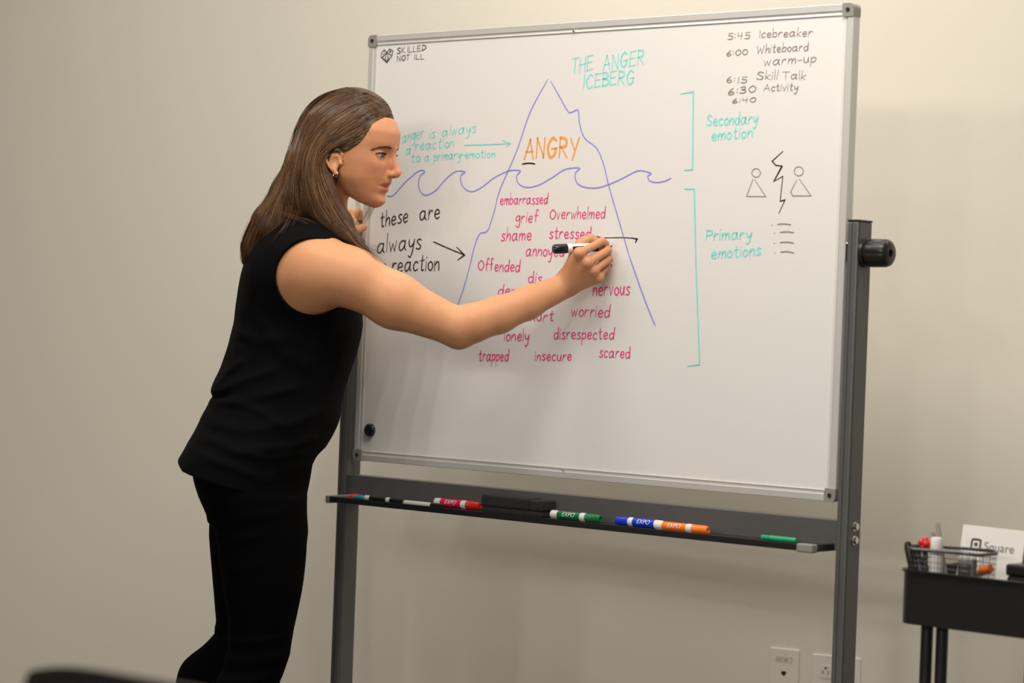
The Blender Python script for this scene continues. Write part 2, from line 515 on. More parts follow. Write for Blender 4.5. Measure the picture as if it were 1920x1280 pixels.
WORDS = [
    ('skilled','SKILLED',0.0804,0.0418,0.1611,0.0379,0.0119,2,0.00205),
    ('skilled','NOT',0.0812,0.0574,0.1162,0.0572,0.0114,2,0.00205),
    ('skilled','ILL',0.1279,0.0566,0.1579,0.0563,0.0102,2,0.00204),
    ('title','THE',0.5602,0.1019,0.6117,0.0975,0.0289,0,0.00342),
    ('title','ANGER',0.6401,0.0997,0.7389,0.0912,0.0285,0,0.00338),
    ('title','ICEBERG',0.5877,0.1339,0.7171,0.1280,0.0265,0,0.00339),
    ('tealnote','anger',0.1040,0.2326,0.1651,0.2226,0.0147,0,0.00227),
    ('tealnote','is',0.1834,0.2242,0.1984,0.2234,0.0124,0,0.00225),
    ('tealnote','always',0.2174,0.2216,0.3108,0.2137,0.0123,0,0.00223),
    ('tealnote','a',0.1172,0.2567,0.1302,0.2564,0.0125,0,0.00227),
    ('tealnote','reaction',0.1436,0.2481,0.2511,0.2446,0.0124,0,0.00225),
    ('tealnote','to',0.1326,0.2740,0.1570,0.2721,0.0113,0,0.00226),
    ('tealnote','a',0.1707,0.2734,0.1835,0.2725,0.0113,0,0.00225),
    ('tealnote','primary',0.1978,0.2716,0.2723,0.2684,0.0112,0,0.00224),
    ('tealnote','-',0.2737,0.2662,0.2825,0.2663,0.0111,0,0.00223),
    ('tealnote','emotion',0.2841,0.2675,0.3650,0.2677,0.0100,0,0.00221),
    ('blacknote','these',0.0498,0.4122,0.1283,0.4007,0.0182,2,0.00296),
    ('blacknote','are',0.1632,0.3962,0.2190,0.3940,0.0191,2,0.00292),
    ('blacknote','always',0.0432,0.4671,0.1693,0.4570,0.0205,2,0.00295),
    ('blacknote','a',0.0515,0.5071,0.0717,0.5057,0.0160,2,0.00297),
    ('blacknote','reaction',0.0889,0.5077,0.2228,0.5014,0.0192,2,0.00294),
    ('angry','ANGRY',0.4451,0.2713,0.5839,0.2721,0.0389,4,0.00540),
    ('pink','embarrassed',0.3849,0.3649,0.5093,0.3640,0.0120,5,0.00239),
    ('pink','grief',0.4281,0.4014,0.4860,0.4012,0.0130,5,0.00239),
    ('pink','Overwhelmed',0.5177,0.3949,0.6580,0.3930,0.0128,5,0.00235),
    ('pink','shame',0.3909,0.4398,0.4709,0.4373,0.0142,5,0.00262),
    ('pink','stressed',0.5182,0.4330,0.6237,0.4336,0.0128,5,0.00257),
    ('pink','annoyed',0.4584,0.4700,0.5573,0.4700,0.0140,5,0.00259),
    ('pink','Offended',0.3313,0.5006,0.4430,0.5018,0.0132,5,0.00263),
    ('pink','dis',0.4676,0.5243,0.5017,0.5248,0.0130,5,0.00260),
    ('pink','den',0.3882,0.5508,0.4354,0.5499,0.0120,5,0.00262),
    ('pink','nervous',0.6355,0.5467,0.7261,0.5431,0.0158,5,0.00274),
    ('pink','s',0.6680,0.4904,0.6800,0.4902,0.0127,5,0.00253),
    ('pink','worried',0.5821,0.5886,0.6785,0.5894,0.0138,5,0.00255),
    ('pink','hurt',0.4771,0.6016,0.5359,0.5995,0.0119,5,0.00259),
    ('pink','lonely',0.4094,0.6433,0.4752,0.6423,0.0131,5,0.00261),
    ('pink','disrespected',0.5399,0.6359,0.6915,0.6322,0.0128,5,0.00255),
    ('pink','trapped',0.3425,0.6873,0.4220,0.6843,0.0132,5,0.00263),
    ('pink','insecure',0.4925,0.6812,0.5864,0.6782,0.0118,5,0.00258),
    ('pink','scared',0.6574,0.6682,0.7329,0.6676,0.0126,5,0.00252),
    ('agenda','5:45',0.9387,0.0528,0.9882,0.0538,0.0122,3,0.00203),
    ('agenda','Icebreaker',1.0076,0.0531,1.1281,0.0557,0.0090,3,0.00200),
    ('agenda','6:00',0.9369,0.0852,0.9847,0.0833,0.0102,3,0.00203),
    ('agenda','Whiteboard',1.0065,0.0822,1.1211,0.0824,0.0090,3,0.00200),
    ('agenda','warm-up',1.0234,0.1066,1.1390,0.1040,0.0095,3,0.00200),
    ('agenda','6:15',0.9392,0.1351,0.9847,0.1378,0.0117,3,0.00203),
    ('agenda','Skill',1.0088,0.1317,1.0546,0.1334,0.0091,3,0.00201),
    ('agenda','Talk',1.0665,0.1328,1.1176,0.1358,0.0090,3,0.00200),
    ('agenda','6:30',0.9439,0.1587,1.0056,0.1557,0.0122,3,0.00223),
    ('agenda','Activity',1.0255,0.1544,1.1020,0.1551,0.0080,3,0.00200),
    ('agenda','6:40',0.9546,0.1753,1.0071,0.1739,0.0086,3,0.00203),
    ('secondary','Secondary',0.8963,0.2164,1.0138,0.2144,0.0127,0,0.00285),
    ('secondary','emotion',0.9095,0.2453,1.0034,0.2403,0.0122,0,0.00285),
    ('primary','Primary',0.9064,0.4353,1.0097,0.4318,0.0122,0,0.00284),
    ('primary','emotions',0.9199,0.4710,1.0323,0.4628,0.0127,0,0.00284),
]
DRAWN = [
    ('heart',2,0.00184,0,[(0.0342,0.0384),(0.0427,0.0313),(0.0504,0.0376),(0.0590,0.0302),(0.0677,0.0356),(0.0663,0.0452),(0.0517,0.0597),(0.0346,0.0475),(0.0342,0.0384)]),
    ('heart',2,0.00183,0,[(0.0504,0.0376),(0.0461,0.0490),(0.0517,0.0597)]),
    ('heart',2,0.00183,0,[(0.0504,0.0376),(0.0542,0.0488),(0.0517,0.0597)]),
    ('heart',2,0.00183,0,[(0.0504,0.0376),(0.0391,0.0468),(0.0361,0.0480)]),
    ('heart',2,0.00183,0,[(0.0512,0.0384),(0.0608,0.0428),(0.0663,0.0452)]),
    ('heart',2,0.00172,0,[(0.0421,0.0351),(0.0443,0.0387)]),
    ('heart',2,0.00172,0,[(0.0378,0.0401),(0.0428,0.0419)]),
    ('heart',2,0.00160,0,[(0.0592,0.0331),(0.0590,0.0388),(0.0628,0.0370),(0.0592,0.0331)]),
    ('heart',2,0.00183,0,[(0.0577,0.0444),(0.0545,0.0545)]),
    ('heart',2,0.00161,0,[(0.0392,0.0482),(0.0489,0.0554)]),
    ('arrow_teal',0,0.00223,1,[(0.2813,0.2408),(0.3384,0.2408),(0.4060,0.2395)]),
    ('arrow_teal',0,0.00220,0,[(0.3856,0.2330),(0.4067,0.2400),(0.3949,0.2459)]),
    ('arrow_black',2,0.00247,1,[(0.2048,0.4422),(0.2459,0.4554),(0.2896,0.4684)]),
    ('arrow_black',2,0.00312,0,[(0.2711,0.4535),(0.2926,0.4695),(0.2753,0.4796)]),
    ('wave',1,0.00229,1,[(0.0661,0.3454),(0.0853,0.3433),(0.1201,0.3146),(0.1550,0.2932),(0.1728,0.2942),(0.1587,0.3060),(0.1578,0.3285),(0.1753,0.3440),(0.2040,0.3354),(0.2324,0.3113),(0.2603,0.2953),(0.2855,0.2970),(0.2738,0.3051),(0.2795,0.3251),(0.3031,0.3376),(0.3311,0.3300),(0.3642,0.3106),(0.3974,0.2980),(0.4173,0.2948),(0.4358,0.2968),(0.4264,0.3069),(0.4321,0.3222),(0.4544,0.3301),(0.4851,0.3260),(0.5193,0.3113),(0.5530,0.2950),(0.5898,0.2929),(0.5794,0.3034),(0.5844,0.3222),(0.6059,0.3314),(0.6350,0.3328),(0.6642,0.3267),(0.6969,0.3154),(0.7292,0.3022),(0.7461,0.3003),(0.7685,0.3058),(0.7606,0.3109),(0.7666,0.3204),(0.7836,0.3237),(0.8034,0.3208),(0.8167,0.3158)]),
    ('berg',1,0.00216,1,[(0.4986,0.1124),(0.4555,0.1781),(0.4239,0.2557),(0.3834,0.3338),(0.3697,0.3787),(0.3539,0.4178),(0.3337,0.4250),(0.3208,0.4471),(0.3071,0.4970),(0.2918,0.5438),(0.2759,0.5797)]),
    ('berg',1,0.00227,1,[(0.5077,0.1165),(0.5513,0.1744),(0.5626,0.1808),(0.5802,0.1770),(0.5849,0.2021),(0.5992,0.2323),(0.6313,0.2542),(0.6503,0.2863),(0.6642,0.3263),(0.6927,0.3954),(0.7226,0.4677)]),
    ('berg',1,0.00273,1,[(0.7226,0.4677),(0.7553,0.5342),(0.7744,0.5709),(0.7922,0.6018)]),
    ('underline',2,0.00283,1,[(0.4404,0.2826),(0.4577,0.2810),(0.4732,0.2826)]),
    ('new_line',2,0.00159,1,[(0.6396,0.4292),(0.6478,0.4308),(0.6585,0.4321),(0.7050,0.4314),(0.7288,0.4325)]),
    ('new_line',2,0.00335,0,[(0.7274,0.4320),(0.7407,0.4341),(0.7370,0.4404)]),
    ('bracket_up',0,0.00290,0,[(0.8327,0.1529),(0.8623,0.1493),(0.8680,0.2996),(0.8491,0.3007)]),
    ('bracket_low',0,0.00289,0,[(0.8508,0.3367),(0.8736,0.3369),(0.8843,0.4867),(0.9017,0.6737),(0.8742,0.6779)]),
    ('bolt',2,0.00200,0,[(1.0739,0.2685),(1.0508,0.2864),(1.0595,0.2945),(1.0727,0.2957),(1.0556,0.3245),(1.0760,0.3152),(1.0721,0.3616),(1.0824,0.3602),(1.0707,0.3836)]),
    ('bolt',2,0.00200,0,[(1.0727,0.2957),(1.0740,0.2968),(1.0572,0.3235)]),
    ('bolt',2,0.00200,0,[(1.0721,0.3616),(1.0833,0.3587),(1.0740,0.3766)]),
    ('figure_l',3,0.00161,1,[(1.0253,0.3081),(1.0243,0.3118),(1.0214,0.3147),(1.0171,0.3160),(1.0124,0.3155),(1.0085,0.3132),(1.0062,0.3097),(1.0061,0.3059),(1.0081,0.3025),(1.0119,0.3004),(1.0165,0.3000),(1.0209,0.3015),(1.0241,0.3045),(1.0253,0.3082)]),
    ('figure_l',3,0.00182,0,[(1.0089,0.3200),(0.9957,0.3521),(1.0394,0.3529),(1.0132,0.3210)]),
    ('figure_r',3,0.00159,1,[(1.1211,0.3064),(1.1202,0.3103),(1.1171,0.3133),(1.1127,0.3146),(1.1079,0.3141),(1.1038,0.3117),(1.1014,0.3081),(1.1013,0.3040),(1.1034,0.3005),(1.1073,0.2983),(1.1121,0.2979),(1.1166,0.2994),(1.1199,0.3026),(1.1211,0.3065)]),
    ('figure_r',3,0.00179,0,[(1.1067,0.3231),(1.0947,0.3448),(1.0996,0.3518),(1.1402,0.3521),(1.1130,0.3208)]),
    ('list',3,0.00220,1,[(1.0686,0.4049),(1.0830,0.4042),(1.0975,0.4057)]),
    ('list',3,0.00160,0,[(1.0547,0.4065),(1.0566,0.4065)]),
    ('list',3,0.00220,1,[(1.0749,0.4198),(1.0900,0.4189),(1.1051,0.4204)]),
    ('list',3,0.00160,0,[(1.0610,0.4214),(1.0628,0.4214)]),
    ('list',3,0.00220,1,[(1.0758,0.4389),(1.0908,0.4380),(1.1059,0.4399)]),
    ('list',3,0.00160,0,[(1.0618,0.4405),(1.0637,0.4405)]),
    ('list',3,0.00220,1,[(1.0775,0.4568),(1.0921,0.4559),(1.1068,0.4581)]),
    ('list',3,0.00160,0,[(1.0636,0.4585),(1.0655,0.4584)]),
]

DRAW_LABEL = {'heart': 'small black faceted heart', 'arrow_teal': 'teal arrow pointing right', 'arrow_black': 'black arrow pointing down to the right', 'wave': 'blue line of curling waves', 'berg': 'blue outline of the iceberg',
              'underline': 'short black underline', 'new_line': 'freshly drawn black line with an arrow tip', 'bracket_up': 'upper teal bracket', 'bracket_low': 'lower teal bracket', 'bolt': 'black lightning bolt',
              'figure_l': 'thin stick figure left of the lightning bolt', 'figure_r': 'thin stick figure right of the lightning bolt', 'list': 'four short dashes with dots'}
y0 = .0036
NAMES = ('teal', 'blue', 'black', 'thin black', 'orange', 'magenta')
for (nm, t, u0, v0, u1, v1, h, c, w) in WORDS:
    bm = bmesh.new()
    word(bm, t, u0, v0, u1, v1, h, w * 1.08, y0)
    part_word = t in ('dis', 'den', 's')
    bm_obj('handwriting', bm, INK[c], panel, label=NAMES[c] + (' letters of a half hidden word' if part_word else ' handwritten word ' + t) if t != '-' else 'teal hyphen')
bms = {}
for (nm, c, w, sm, pts) in DRAWN:
    if nm not in bms: bms[nm] = (bmesh.new(), c)
    if sm: pts = [(p.x, p.y) for p in smooth_path([(q[0], q[1], 0) for q in pts], 6)]
    ribbon(bms[nm][0], pts, w * 1.08, .0034)
for nm, (bm, c) in bms.items():
    bm_obj('drawing', bm, INK[c], panel, label=DRAW_LABEL[nm])


# ------------------------------------------------------------------ things on the board and in its tray
def on_board(o, u, v=None, y=0., z=0):
    o.location = BC + bd * (u - HW) + bn * y + Vector((0, 0, z))
    return o


def magnet(name, u, z, y, m_, label, axis, r=.0135):
    t = thing(name, label, 'magnet', BC + bd * (u - HW) + bn * y + Vector((0, 0, z)), -BYAW, None)
    bm = bmesh.new()
    lathe(bm, [(r * .93, 0), (r, .001), (r, .0045), (r * .95, .006)], (0, 0, 0), axis, 32)
    bm_obj('rim', bm, m_, t, smooth=True)
    bm = bmesh.new()
    lathe(bm, [(r * .95, .006), (r * .86, .0078), (r * .66, .0092), (r * .35, .0102), (r * .05, .0105)], (0, 0, 0), axis, 32)
    bm_obj('dome', bm, m_, t, smooth=True)
    return t


magnet('board_magnet', .0436, BTOP - .8473, .004, M['black_gloss'], 'round black magnet stuck in the lower left corner of the whiteboard', (0, -1, 0), .0145)
magnet('board_magnet', .052, .7765, -.045, M['red'], 'round red magnet lying at the left end of the pen tray', (0, 0, 1), .0135)
magnet('board_magnet', .079, .7765, -.056, M['sky'], 'round bright blue magnet lying in the pen tray beside the red one', (0, 0, 1), .0135)


def text_mesh(txt, size, shear=0):
    fc = bpy.data.curves.new('lettering', 'FONT')
    fc.body, fc.size, fc.shear, fc.align_x = txt, size, shear, 'CENTER'
    fo = bpy.data.objects.new('lettering', fc)
    C.objects.link(fo)
    bpy.context.view_layer.update()
    me = bpy.data.meshes.new_from_object(fo.evaluated_get(bpy.context.evaluated_depsgraph_get()))
    bpy.data.objects.remove(fo)
    return me


expo_mesh = text_mesh('EXPO', .0125, .3)
_b = bmesh.new()
_b.from_mesh(expo_mesh)
bmesh.ops.triangulate(_b, faces=_b.faces[:])
for _ in range(2):
    bmesh.ops.subdivide_edges(_b, edges=[e for e in _b.edges if e.calc_length() > .0012], cuts=1, use_grid_fill=True)
    bmesh.ops.triangulate(_b, faces=_b.faces[:])
_b.to_mesh(expo_mesh)
_b.free()


def marker(name, u0, u1, y, z, cap_m, label_m, label, capside=1, r=.0086, body=None, writing=False, rx=0):
    """whiteboard marker lying along the tray, cap towards +u when capside is 1"""
    L = abs(u1 - u0)
    t = thing(name, label, 'marker pen', BC + bd * ((u0 + u1) / 2 - HW) + bn * y + Vector((0, 0, z)), -BYAW + (0 if capside > 0 else math.pi), None)
    body = body or M['white_plastic']
    bm = bmesh.new()
    lathe(bm, [(r * .82, -L / 2), (r * .97, -L / 2 + .0012), (r, -L / 2 + .003), (r, L * .20), (r * .93, L * .205), (r * .93, L * .22)], (0, 0, 0), (1, 0, 0), 24)
    bm_obj('barrel', bm, body, t, smooth=True)
    bm = bmesh.new()
    lathe(bm, [(r * 1.012, -L * .35), (r * 1.012, L * .11)], (0, 0, 0), (1, 0, 0), 24, cap=False)
    lb = bm_obj('printed_sleeve', bm, label_m, t, smooth=True)
    if writing:
        me = expo_mesh.copy()
        cx = -L * .12
        for vt in me.vertices:
            a = (vt.co.y - .004) / r + .35
            vt.co = (capside * vt.co.x + cx, -capside * r * 1.035 * math.cos(a), r * 1.035 * math.sin(a))
        bm = bmesh.new()
        bm.from_mesh(me)
        bm_obj('lettering', bm, body, lb, label='white slanted brand capitals')
    bm = bmesh.new()
    prof = [(r * .97, L * .215), (r * 1.03, L * .222), (r * 1.03, L * .235), (r * .97, L * .24), (r * .96, L * .46), (r * .86, L * .492), (r * .62, L * .5), (r * .58, L * .49)]
    lathe(bm, prof, (0, 0, 0), (1, 0, 0), 24)
    bm_obj('cap', bm, cap_m, t, smooth=True)
    bm = bmesh.new()
    lathe(bm, [(r * 1.035, L * .125), (r * 1.035, L * .205)], (0, 0, 0), (1, 0, 0), 24, cap=False)
    bm_obj('collar', bm, body, t, smooth=True)
    return t


TZ = .7765
marker('whiteboard_marker', .268, .390, -.030, TZ + .0088, M['red'], M['pink'], 'magenta whiteboard marker with red cap lying left of the black eraser', writing=True)
marker('whiteboard_marker', .591, .714, -.045, TZ + .0088, M['green'], M['green'], 'white marker with green label and dark green cap right of the eraser', writing=True)
marker('whiteboard_marker', .749, .861, -.040, TZ + .0088, M['blue'], M['blue'], 'white marker with dark blue label touching the orange marker end to end', capside=-1, writing=True)
marker('whiteboard_marker', .856, .978, -.055, TZ + .0088, M['orange'], M['orange'], 'orange whiteboard marker with white ends in the tray', writing=True)
marker('whiteboard_marker', .097, .200, -.062, TZ + .0056, M['black_plastic'], M['black_plastic'], 'slim white marker with black label next to the blue magnet', r=.0055)
marker('whiteboard_marker', .215, .320, -.068, TZ + .0050, M['black_plastic'], M['white_plastic'], 'slim black capped marker lying low along the tray front before the magenta marker', r=.0048)
marker('whiteboard_marker', 1.092, 1.168, -.045, TZ + .0052, M['mint'], M['mint'], 'short slim bright green marker near the right end of the tray', capside=-1, r=.005, body=M['mint'])
marker('whiteboard_marker', .068, .100, -.066, TZ + .0048, M['teal'], M['teal'], 'short teal pen cap piece in front of the blue magnet', r=.0046, body=M['teal'])
er = thing('board_eraser', 'black felt whiteboard eraser lying in the middle of the tray', 'eraser', BC + bd * (.495 - HW) + bn * -.035 + Vector((0, 0, TZ)), -BYAW)
bm_obj('felt_pad', boxes((-.078, .078, -.022, .022, 0, .012)), M['felt'], er, bevel=.003)
bm = bmesh.new()
box(bm, -.080, .044, -.023, .023, .012, .036)
box(bm, .046, .080, -.023, .023, .012, .034)
bm_obj('grip', bm, M['felt'], er, bevel=.004)

# ------------------------------------------------------------------ wall plates
wallm = room


def wall_thing(name, label, cat, px, py, depth):
    p = wallm.inverted() @ at(px, py, depth)
    o = thing(name, label, cat, wallm @ Vector((p.x, 0, p.z)), -WYAW)
    return o


def plate(o, w, h):
    bm = boxes((-w / 2, w / 2, -.0055, 0, -h / 2, h / 2))
    return bm_obj('cover_plate', bm, M['plate_plastic'], o, bevel=.003, seg=3)


def screw(o, x, z):
    bm = bmesh.new()
    lathe(bm, [(.0032, 0), (.003, .0008), (.001, .001)], (x, -.0055, z), (0, -1, 0), 12)
    bm_obj('screw', bm, M['plate_plastic'], o)


DZ = 5.45
o = wall_thing('wall_plate', 'cream single data socket plate low on the wall with a small label window', 'wall plate', 1471, 1262, DZ + .02)
pl = plate(o, .0700, .1143)
bm = bmesh.new()
for b in ((-.019, .019, .0262, .0270), (-.019, .019, .0358, .0366), (-.019, -.0182, .0262, .0366), (.0182, .019, .0262, .0366)):
    box(bm, b[0], b[1], -.0062, -.0055, b[2], b[3])
bm_obj('label_window', bm, M['grey_plastic'], pl)
bm = bmesh.new()
for x0, x1 in ((-.0165, -.0135), (-.0125, -.010), (-.009, -.0055), (-.001, .0015), (.0025, .0085)):
    box(bm, x0, x1, -.0059, -.0055, .0295, .0322)
bm_obj('print', bm, M['ink_grey'], pl)
bm = bmesh.new()
vs = [(-.0058, .0055), (.0058, .0055), (.0058, -.001), (.0030, -.001), (.0030, -.0045), (-.0030, -.0045), (-.0030, -.001), (-.0058, -.001)]
f0 = [bm.verts.new((x, -.0061, z)) for x, z in vs]
f1 = [bm.verts.new((x, -.004, z)) for x, z in vs]
bm.faces.new(f0)
for k in range(8):
    bm.faces.new((f0[k], f0[(k + 1) % 8], f1[(k + 1) % 8], f1[k]))
bm_obj('jack', bm, M['hole'], pl, label='dark network jack opening')
screw(o, 0, .048)
screw(o, 0, -.048)
o = wall_thing('wall_plate', 'wider cream plate with a power outlet partly hidden behind the right upright', 'wall plate', 1569, 1276, DZ - .03)
pl = plate(o, .1143, .1143)
for sx in (-.023, .023):
    bm = bmesh.new()
    for sz in (.0195, -.0195):
        pts = [(x, z) for x, z in rrect(.034, .029, .010)]
        f0 = [bm.verts.new((sx + x, -.0075, sz + z)) for x, z in pts]
        f1 = [bm.verts.new((sx + x, -.005, sz + z)) for x, z in pts]
        n = len(pts)
        bm.faces.new(f0)
        for k in range(n):
            bm.faces.new((f0[k], f0[(k + 1) % n], f1[(k + 1) % n], f1[k]))
    rc = bm_obj('receptacle', bm, M['plate_plastic'], pl)
    for sz in (.0195, -.0195):
        bm = bmesh.new()
        box(bm, sx - .0075, sx - .0055, -.0079, -.0070, sz - .006, sz + .002)
        box(bm, sx + .0055, sx + .0072, -.0079, -.0070, sz - .005, sz + .002)
        lathe(bm, [(.0026, 0), (.0026, .0006)], (sx, -.0074, sz + .0082), (0, -1, 0), 12)
        bm_obj('slot', bm, M['hole'], rc)
    screw(o, sx, 0)
# ------------------------------------------------------------------ the utility cart
CYAW = R(42)
CW, CD, CZ = .45, .41, .768
cfl = at(1687, 1056, 4.10)                                  # front left corner of the top tray's rim
cd_, cn_ = Vector((math.cos(CYAW), -math.sin(CYAW), 0)), Vector((math.sin(CYAW), math.cos(CYAW), 0))
CO = Vector((cfl.x, cfl.y, 0)) + cd_ * (CW / 2 - .006) + cn_ * (CD / 2)
cart = thing('utility_cart', 'black metal utility cart with deep trays standing right of the whiteboard', 'cart', CO, -CYAW)


def tray_bm(z0, z1, w=CW, d=CD, r=.035):
    bm = bmesh.new()
    rings = []
    for ww, z in ((0, z0), (0, z1 - .006), (.004, z1 - .003), (.004, z1), (-.003, z1), (-.003, z1 - .006), (-.003, z0 + .003)):
        rings.append([bm.verts.new((x, y, z)) for x, y in rrect(w + 2 * ww, d + 2 * ww, r + ww, 8)])
    n = len(rings[0])
    for i in range(len(rings) - 1):
        for k in range(n):
            bm.faces.new((rings[i][k], rings[i][(k + 1) % n], rings[i + 1][(k + 1) % n], rings[i + 1][k]))
    bm.faces.new(rings[0][::-1])
    bm.faces.new(rings[-1])
    return bm


for z1 in (CZ, .47, .17):
    bm_obj('tray', tray_bm(z1 - .092, z1), M['black_plastic'], cart, smooth=True)
for sx in (-1, 1):
    for y in (-.165, .185):
        bm = bmesh.new()
        x = sx * (CW / 2 - .040)
        x2 = x - sx * .030
        tube(bm, [(x, y, .07), (x, y, CZ - .088)], .0105, 14)
        tube(bm, [(x2, y, .07), (x2, y, CZ - .088)], .0105, 14)
        bm_obj('leg', bm, M['black_plastic'], cart, smooth=True)
        bm = bmesh.new()
        lathe(bm, [(.008, -.011), (.027, -.011), (.031, -.005), (.031, .005), (.027, .011), (.008, .011)], (x - sx * .015, y, .031), (0, 1, 0), 20)
        lathe(bm, [(.007, 0), (.007, .04)], (x - sx * .015, y, .04), (0, 0, 1), 10)
        bm_obj('caster', bm, M['black_plastic'], cart, smooth=True)


def cp(x, y, z):
    return CO + cd_ * x + cn_ * y + Vector((0, 0, z))


FLZ = CZ - .089                                             # the tray's floor
BW0, BD0, BZ1 = .137, .092, .803
bx, by = -CW / 2 + .0725, -CD / 2 + .058
bk = thing('wire_basket', 'small oblong wire mesh basket with a dark rim on top of the black cart', 'basket', cp(bx, by, FLZ), -CYAW)
hB = BZ1 - FLZ
bm = bmesh.new()
pts = rrect(BW0, BD0, .022, 6)
tube(bm, [(x, y, hB - .004 * (x / BW0) + .003 * math.sin(6 * x / BW0)) for x, y in pts], .0028, 8, closed=True)
bm_obj('rim', bm, M['wire'], bk, smooth=True)
bm = bmesh.new()
for k in range(14):
    s = .90 + .10 * k / 13
    tube(bm, [(x * s, y * s, .004 + (hB - .006) * k / 13) for x, y in rrect(BW0, BD0, .022, 3)], .00055, 4, closed=True)
per = rrect(BW0, BD0, .022, 3)
dense = []
for i in range(len(per)):
    a, b = Vector(per[i]), Vector(per[(i + 1) % len(per)])
    L = (b - a).length
    for q in range(max(1, int(L / .0065))):
        dense.append(a + (b - a) * q / max(1, int(L / .0065)))
for p in dense:
    tube(bm, [(p.x * .90, p.y * .90, .004), (p.x, p.y, hB - .001)], .00055, 4)
bm_obj('mesh_side', bm, M['wire'], bk)
bm_obj('bottom', boxes((-BW0 * .45, BW0 * .45, -BD0 * .44, BD0 * .44, .001, .004)), M['wire'], bk, bevel=.001)


def stick(name, label, cat, p0, p1, parts):
    """pen-like thing standing in the basket from p0 to p1; parts: (name, material, [(radius, share of the length)])"""
    a, b = cp(*p0), cp(*p1)
    t = thing(name, label, cat, a)
    L = (b - a).length
    for nm, mt, prof in parts:
        bm = bmesh.new()
        lathe(bm, [(r, h * L) for r, h in prof], (0, 0, 0), b - a, 16)
        bm_obj(nm, bm, mt, t, smooth=True)
    return t


zf = FLZ + .007


def ip(x, y, z):
    """metres from the cart tray's front left corner, height above its floor"""
    return (-CW / 2 + x, -CD / 2 + y, FLZ + z)


stick('glue_bottle', 'small white bottle with a ridged white cap upright in the wire basket', 'bottle', ip(.046, .050, .006), ip(.046, .050, .143),
      [('body', M['white_plastic'], [(.0105, 0), (.0112, .02), (.0112, .74), (.0102, .79)]), ('cap', M['paper'], [(.0104, .80), (.0110, .81), (.0102, .97), (.0088, 1)])])
stick('grey_pen', 'tall grey pen leaning up and left out of the wire basket', 'pen', ip(.072, .064, .006), ip(.032, .072, .166),
      [('barrel', M['grey_plastic'], [(.0042, 0), (.0045, .05), (.0045, .78), (.0042, .8)]), ('tip', M['grey_plastic'], [(.0042, .8), (.004, .97), (.0025, 1)])])
stick('grey_pen', 'short grey pen end just left of the tall grey pen in the basket', 'pen', ip(.040, .080, .006), ip(.022, .076, .149),
      [('barrel', M['grey_plastic'], [(.0035, 0), (.004, .05), (.004, .85)]), ('tip', M['grey_plastic'], [(.004, .85), (.003, 1)])])
stick('black_marker', 'black round-ended marker poking up at the left end of the wire basket', 'marker pen', ip(.034, .030, .008), ip(.008, .018, .134),
      [('barrel', M['black_plastic'], [(.006, 0), (.0065, .05), (.0065, .72)]), ('cap', M['black_plastic'], [(.007, .72), (.0072, .93), (.0045, 1)])])
stick('purple_pen', 'dark purple pen lying slanted across the left of the basket', 'pen', ip(.050, .032, .008), ip(.012, .040, .123),
      [('barrel', mat('dark_purple_plastic', (.05, .03, .09), .3), [(.006, 0), (.0062, .05), (.0062, .75)]), ('cap', M['black_plastic'], [(.0066, .75), (.006, 1)])])
fa, fb = ip(.040, .030, .008), ip(.026, .046, .128)
t = stick('flower_pen', 'red flower-shaped topped pen beside the white bottle in the basket', 'pen', fa, fb, [('stem', M['black_plastic'], [(.0045, 0), (.0045, 1)])])
bm = bmesh.new()
top = Vector(cp(fb[0], fb[1], fb[2] + .003) - cp(*fa))
for k in range(5):
    a = 2 * math.pi * k / 5 + .3
    bmesh.ops.create_uvsphere(bm, u_segments=12, v_segments=8, radius=.0060, matrix=Matrix.Translation(top + Vector((math.cos(a) * .0068, 0, math.sin(a) * .006))))
bmesh.ops.create_uvsphere(bm, u_segments=12, v_segments=8, radius=.0065, matrix=Matrix.Translation(top + Vector((0, -.003, 0))))
bm_obj('flower', bm, M['red'], t, smooth=True, label='red petals')
stick('orange_marker', 'orange-capped marker lying at the right end of the wire basket', 'marker pen', ip(.095, .092, .085), ip(.133, .083, .097),
      [('barrel', M['white_plastic'], [(.0075, 0), (.008, .05), (.008, .45)]), ('cap', M['orange'], [(.0085, .45), (.0085, .92), (.0070, 1)])])
o = bm_obj('ink_eraser', boxes((-.015, .015, -.009, .009, 0, .108)), mat('grey_rubber', (.22, .21, .20), .6), None, bevel=.004)
o.location, o.rotation_euler = cp(*ip(.108, .050, .006)), (0, 0, -CYAW)
tag(o, 'grey rubber block seen through the basket mesh right of the bottle', 'eraser')
lb = bm_obj('label', boxes((-.0125, .0125, -.0006, 0, .078, .098)), M['ink_dark'], o)
lb.location = (0, -.009, 0)

# the folded sign card behind the basket
scd = thing('sign_card', 'white folded card with a dark rounded square emblem standing behind the wire basket', 'sign', cp(-CW / 2 + .080, -CD / 2 + .150, FLZ), -CYAW + R(2))
cw, chh = .122, .160
tilt = R(-6)
front = bm_obj('front_leaf', boxes((-cw / 2, cw / 2, -.0008, 0, 0, chh)), M['paper'], scd)
front.rotation_euler = (R(-10), R(1), 0)
back = bm_obj('back_leaf', boxes((-cw / 2, cw / 2, 0, .0008, 0, chh)), M['paper'], scd)
back.location = (0, 2 * chh * math.sin(R(10)) + .001, 0)
back.rotation_euler = (R(10), R(1), 0)
bm = bmesh.new()
ox, oz = -cw / 2 + .030, chh - .032


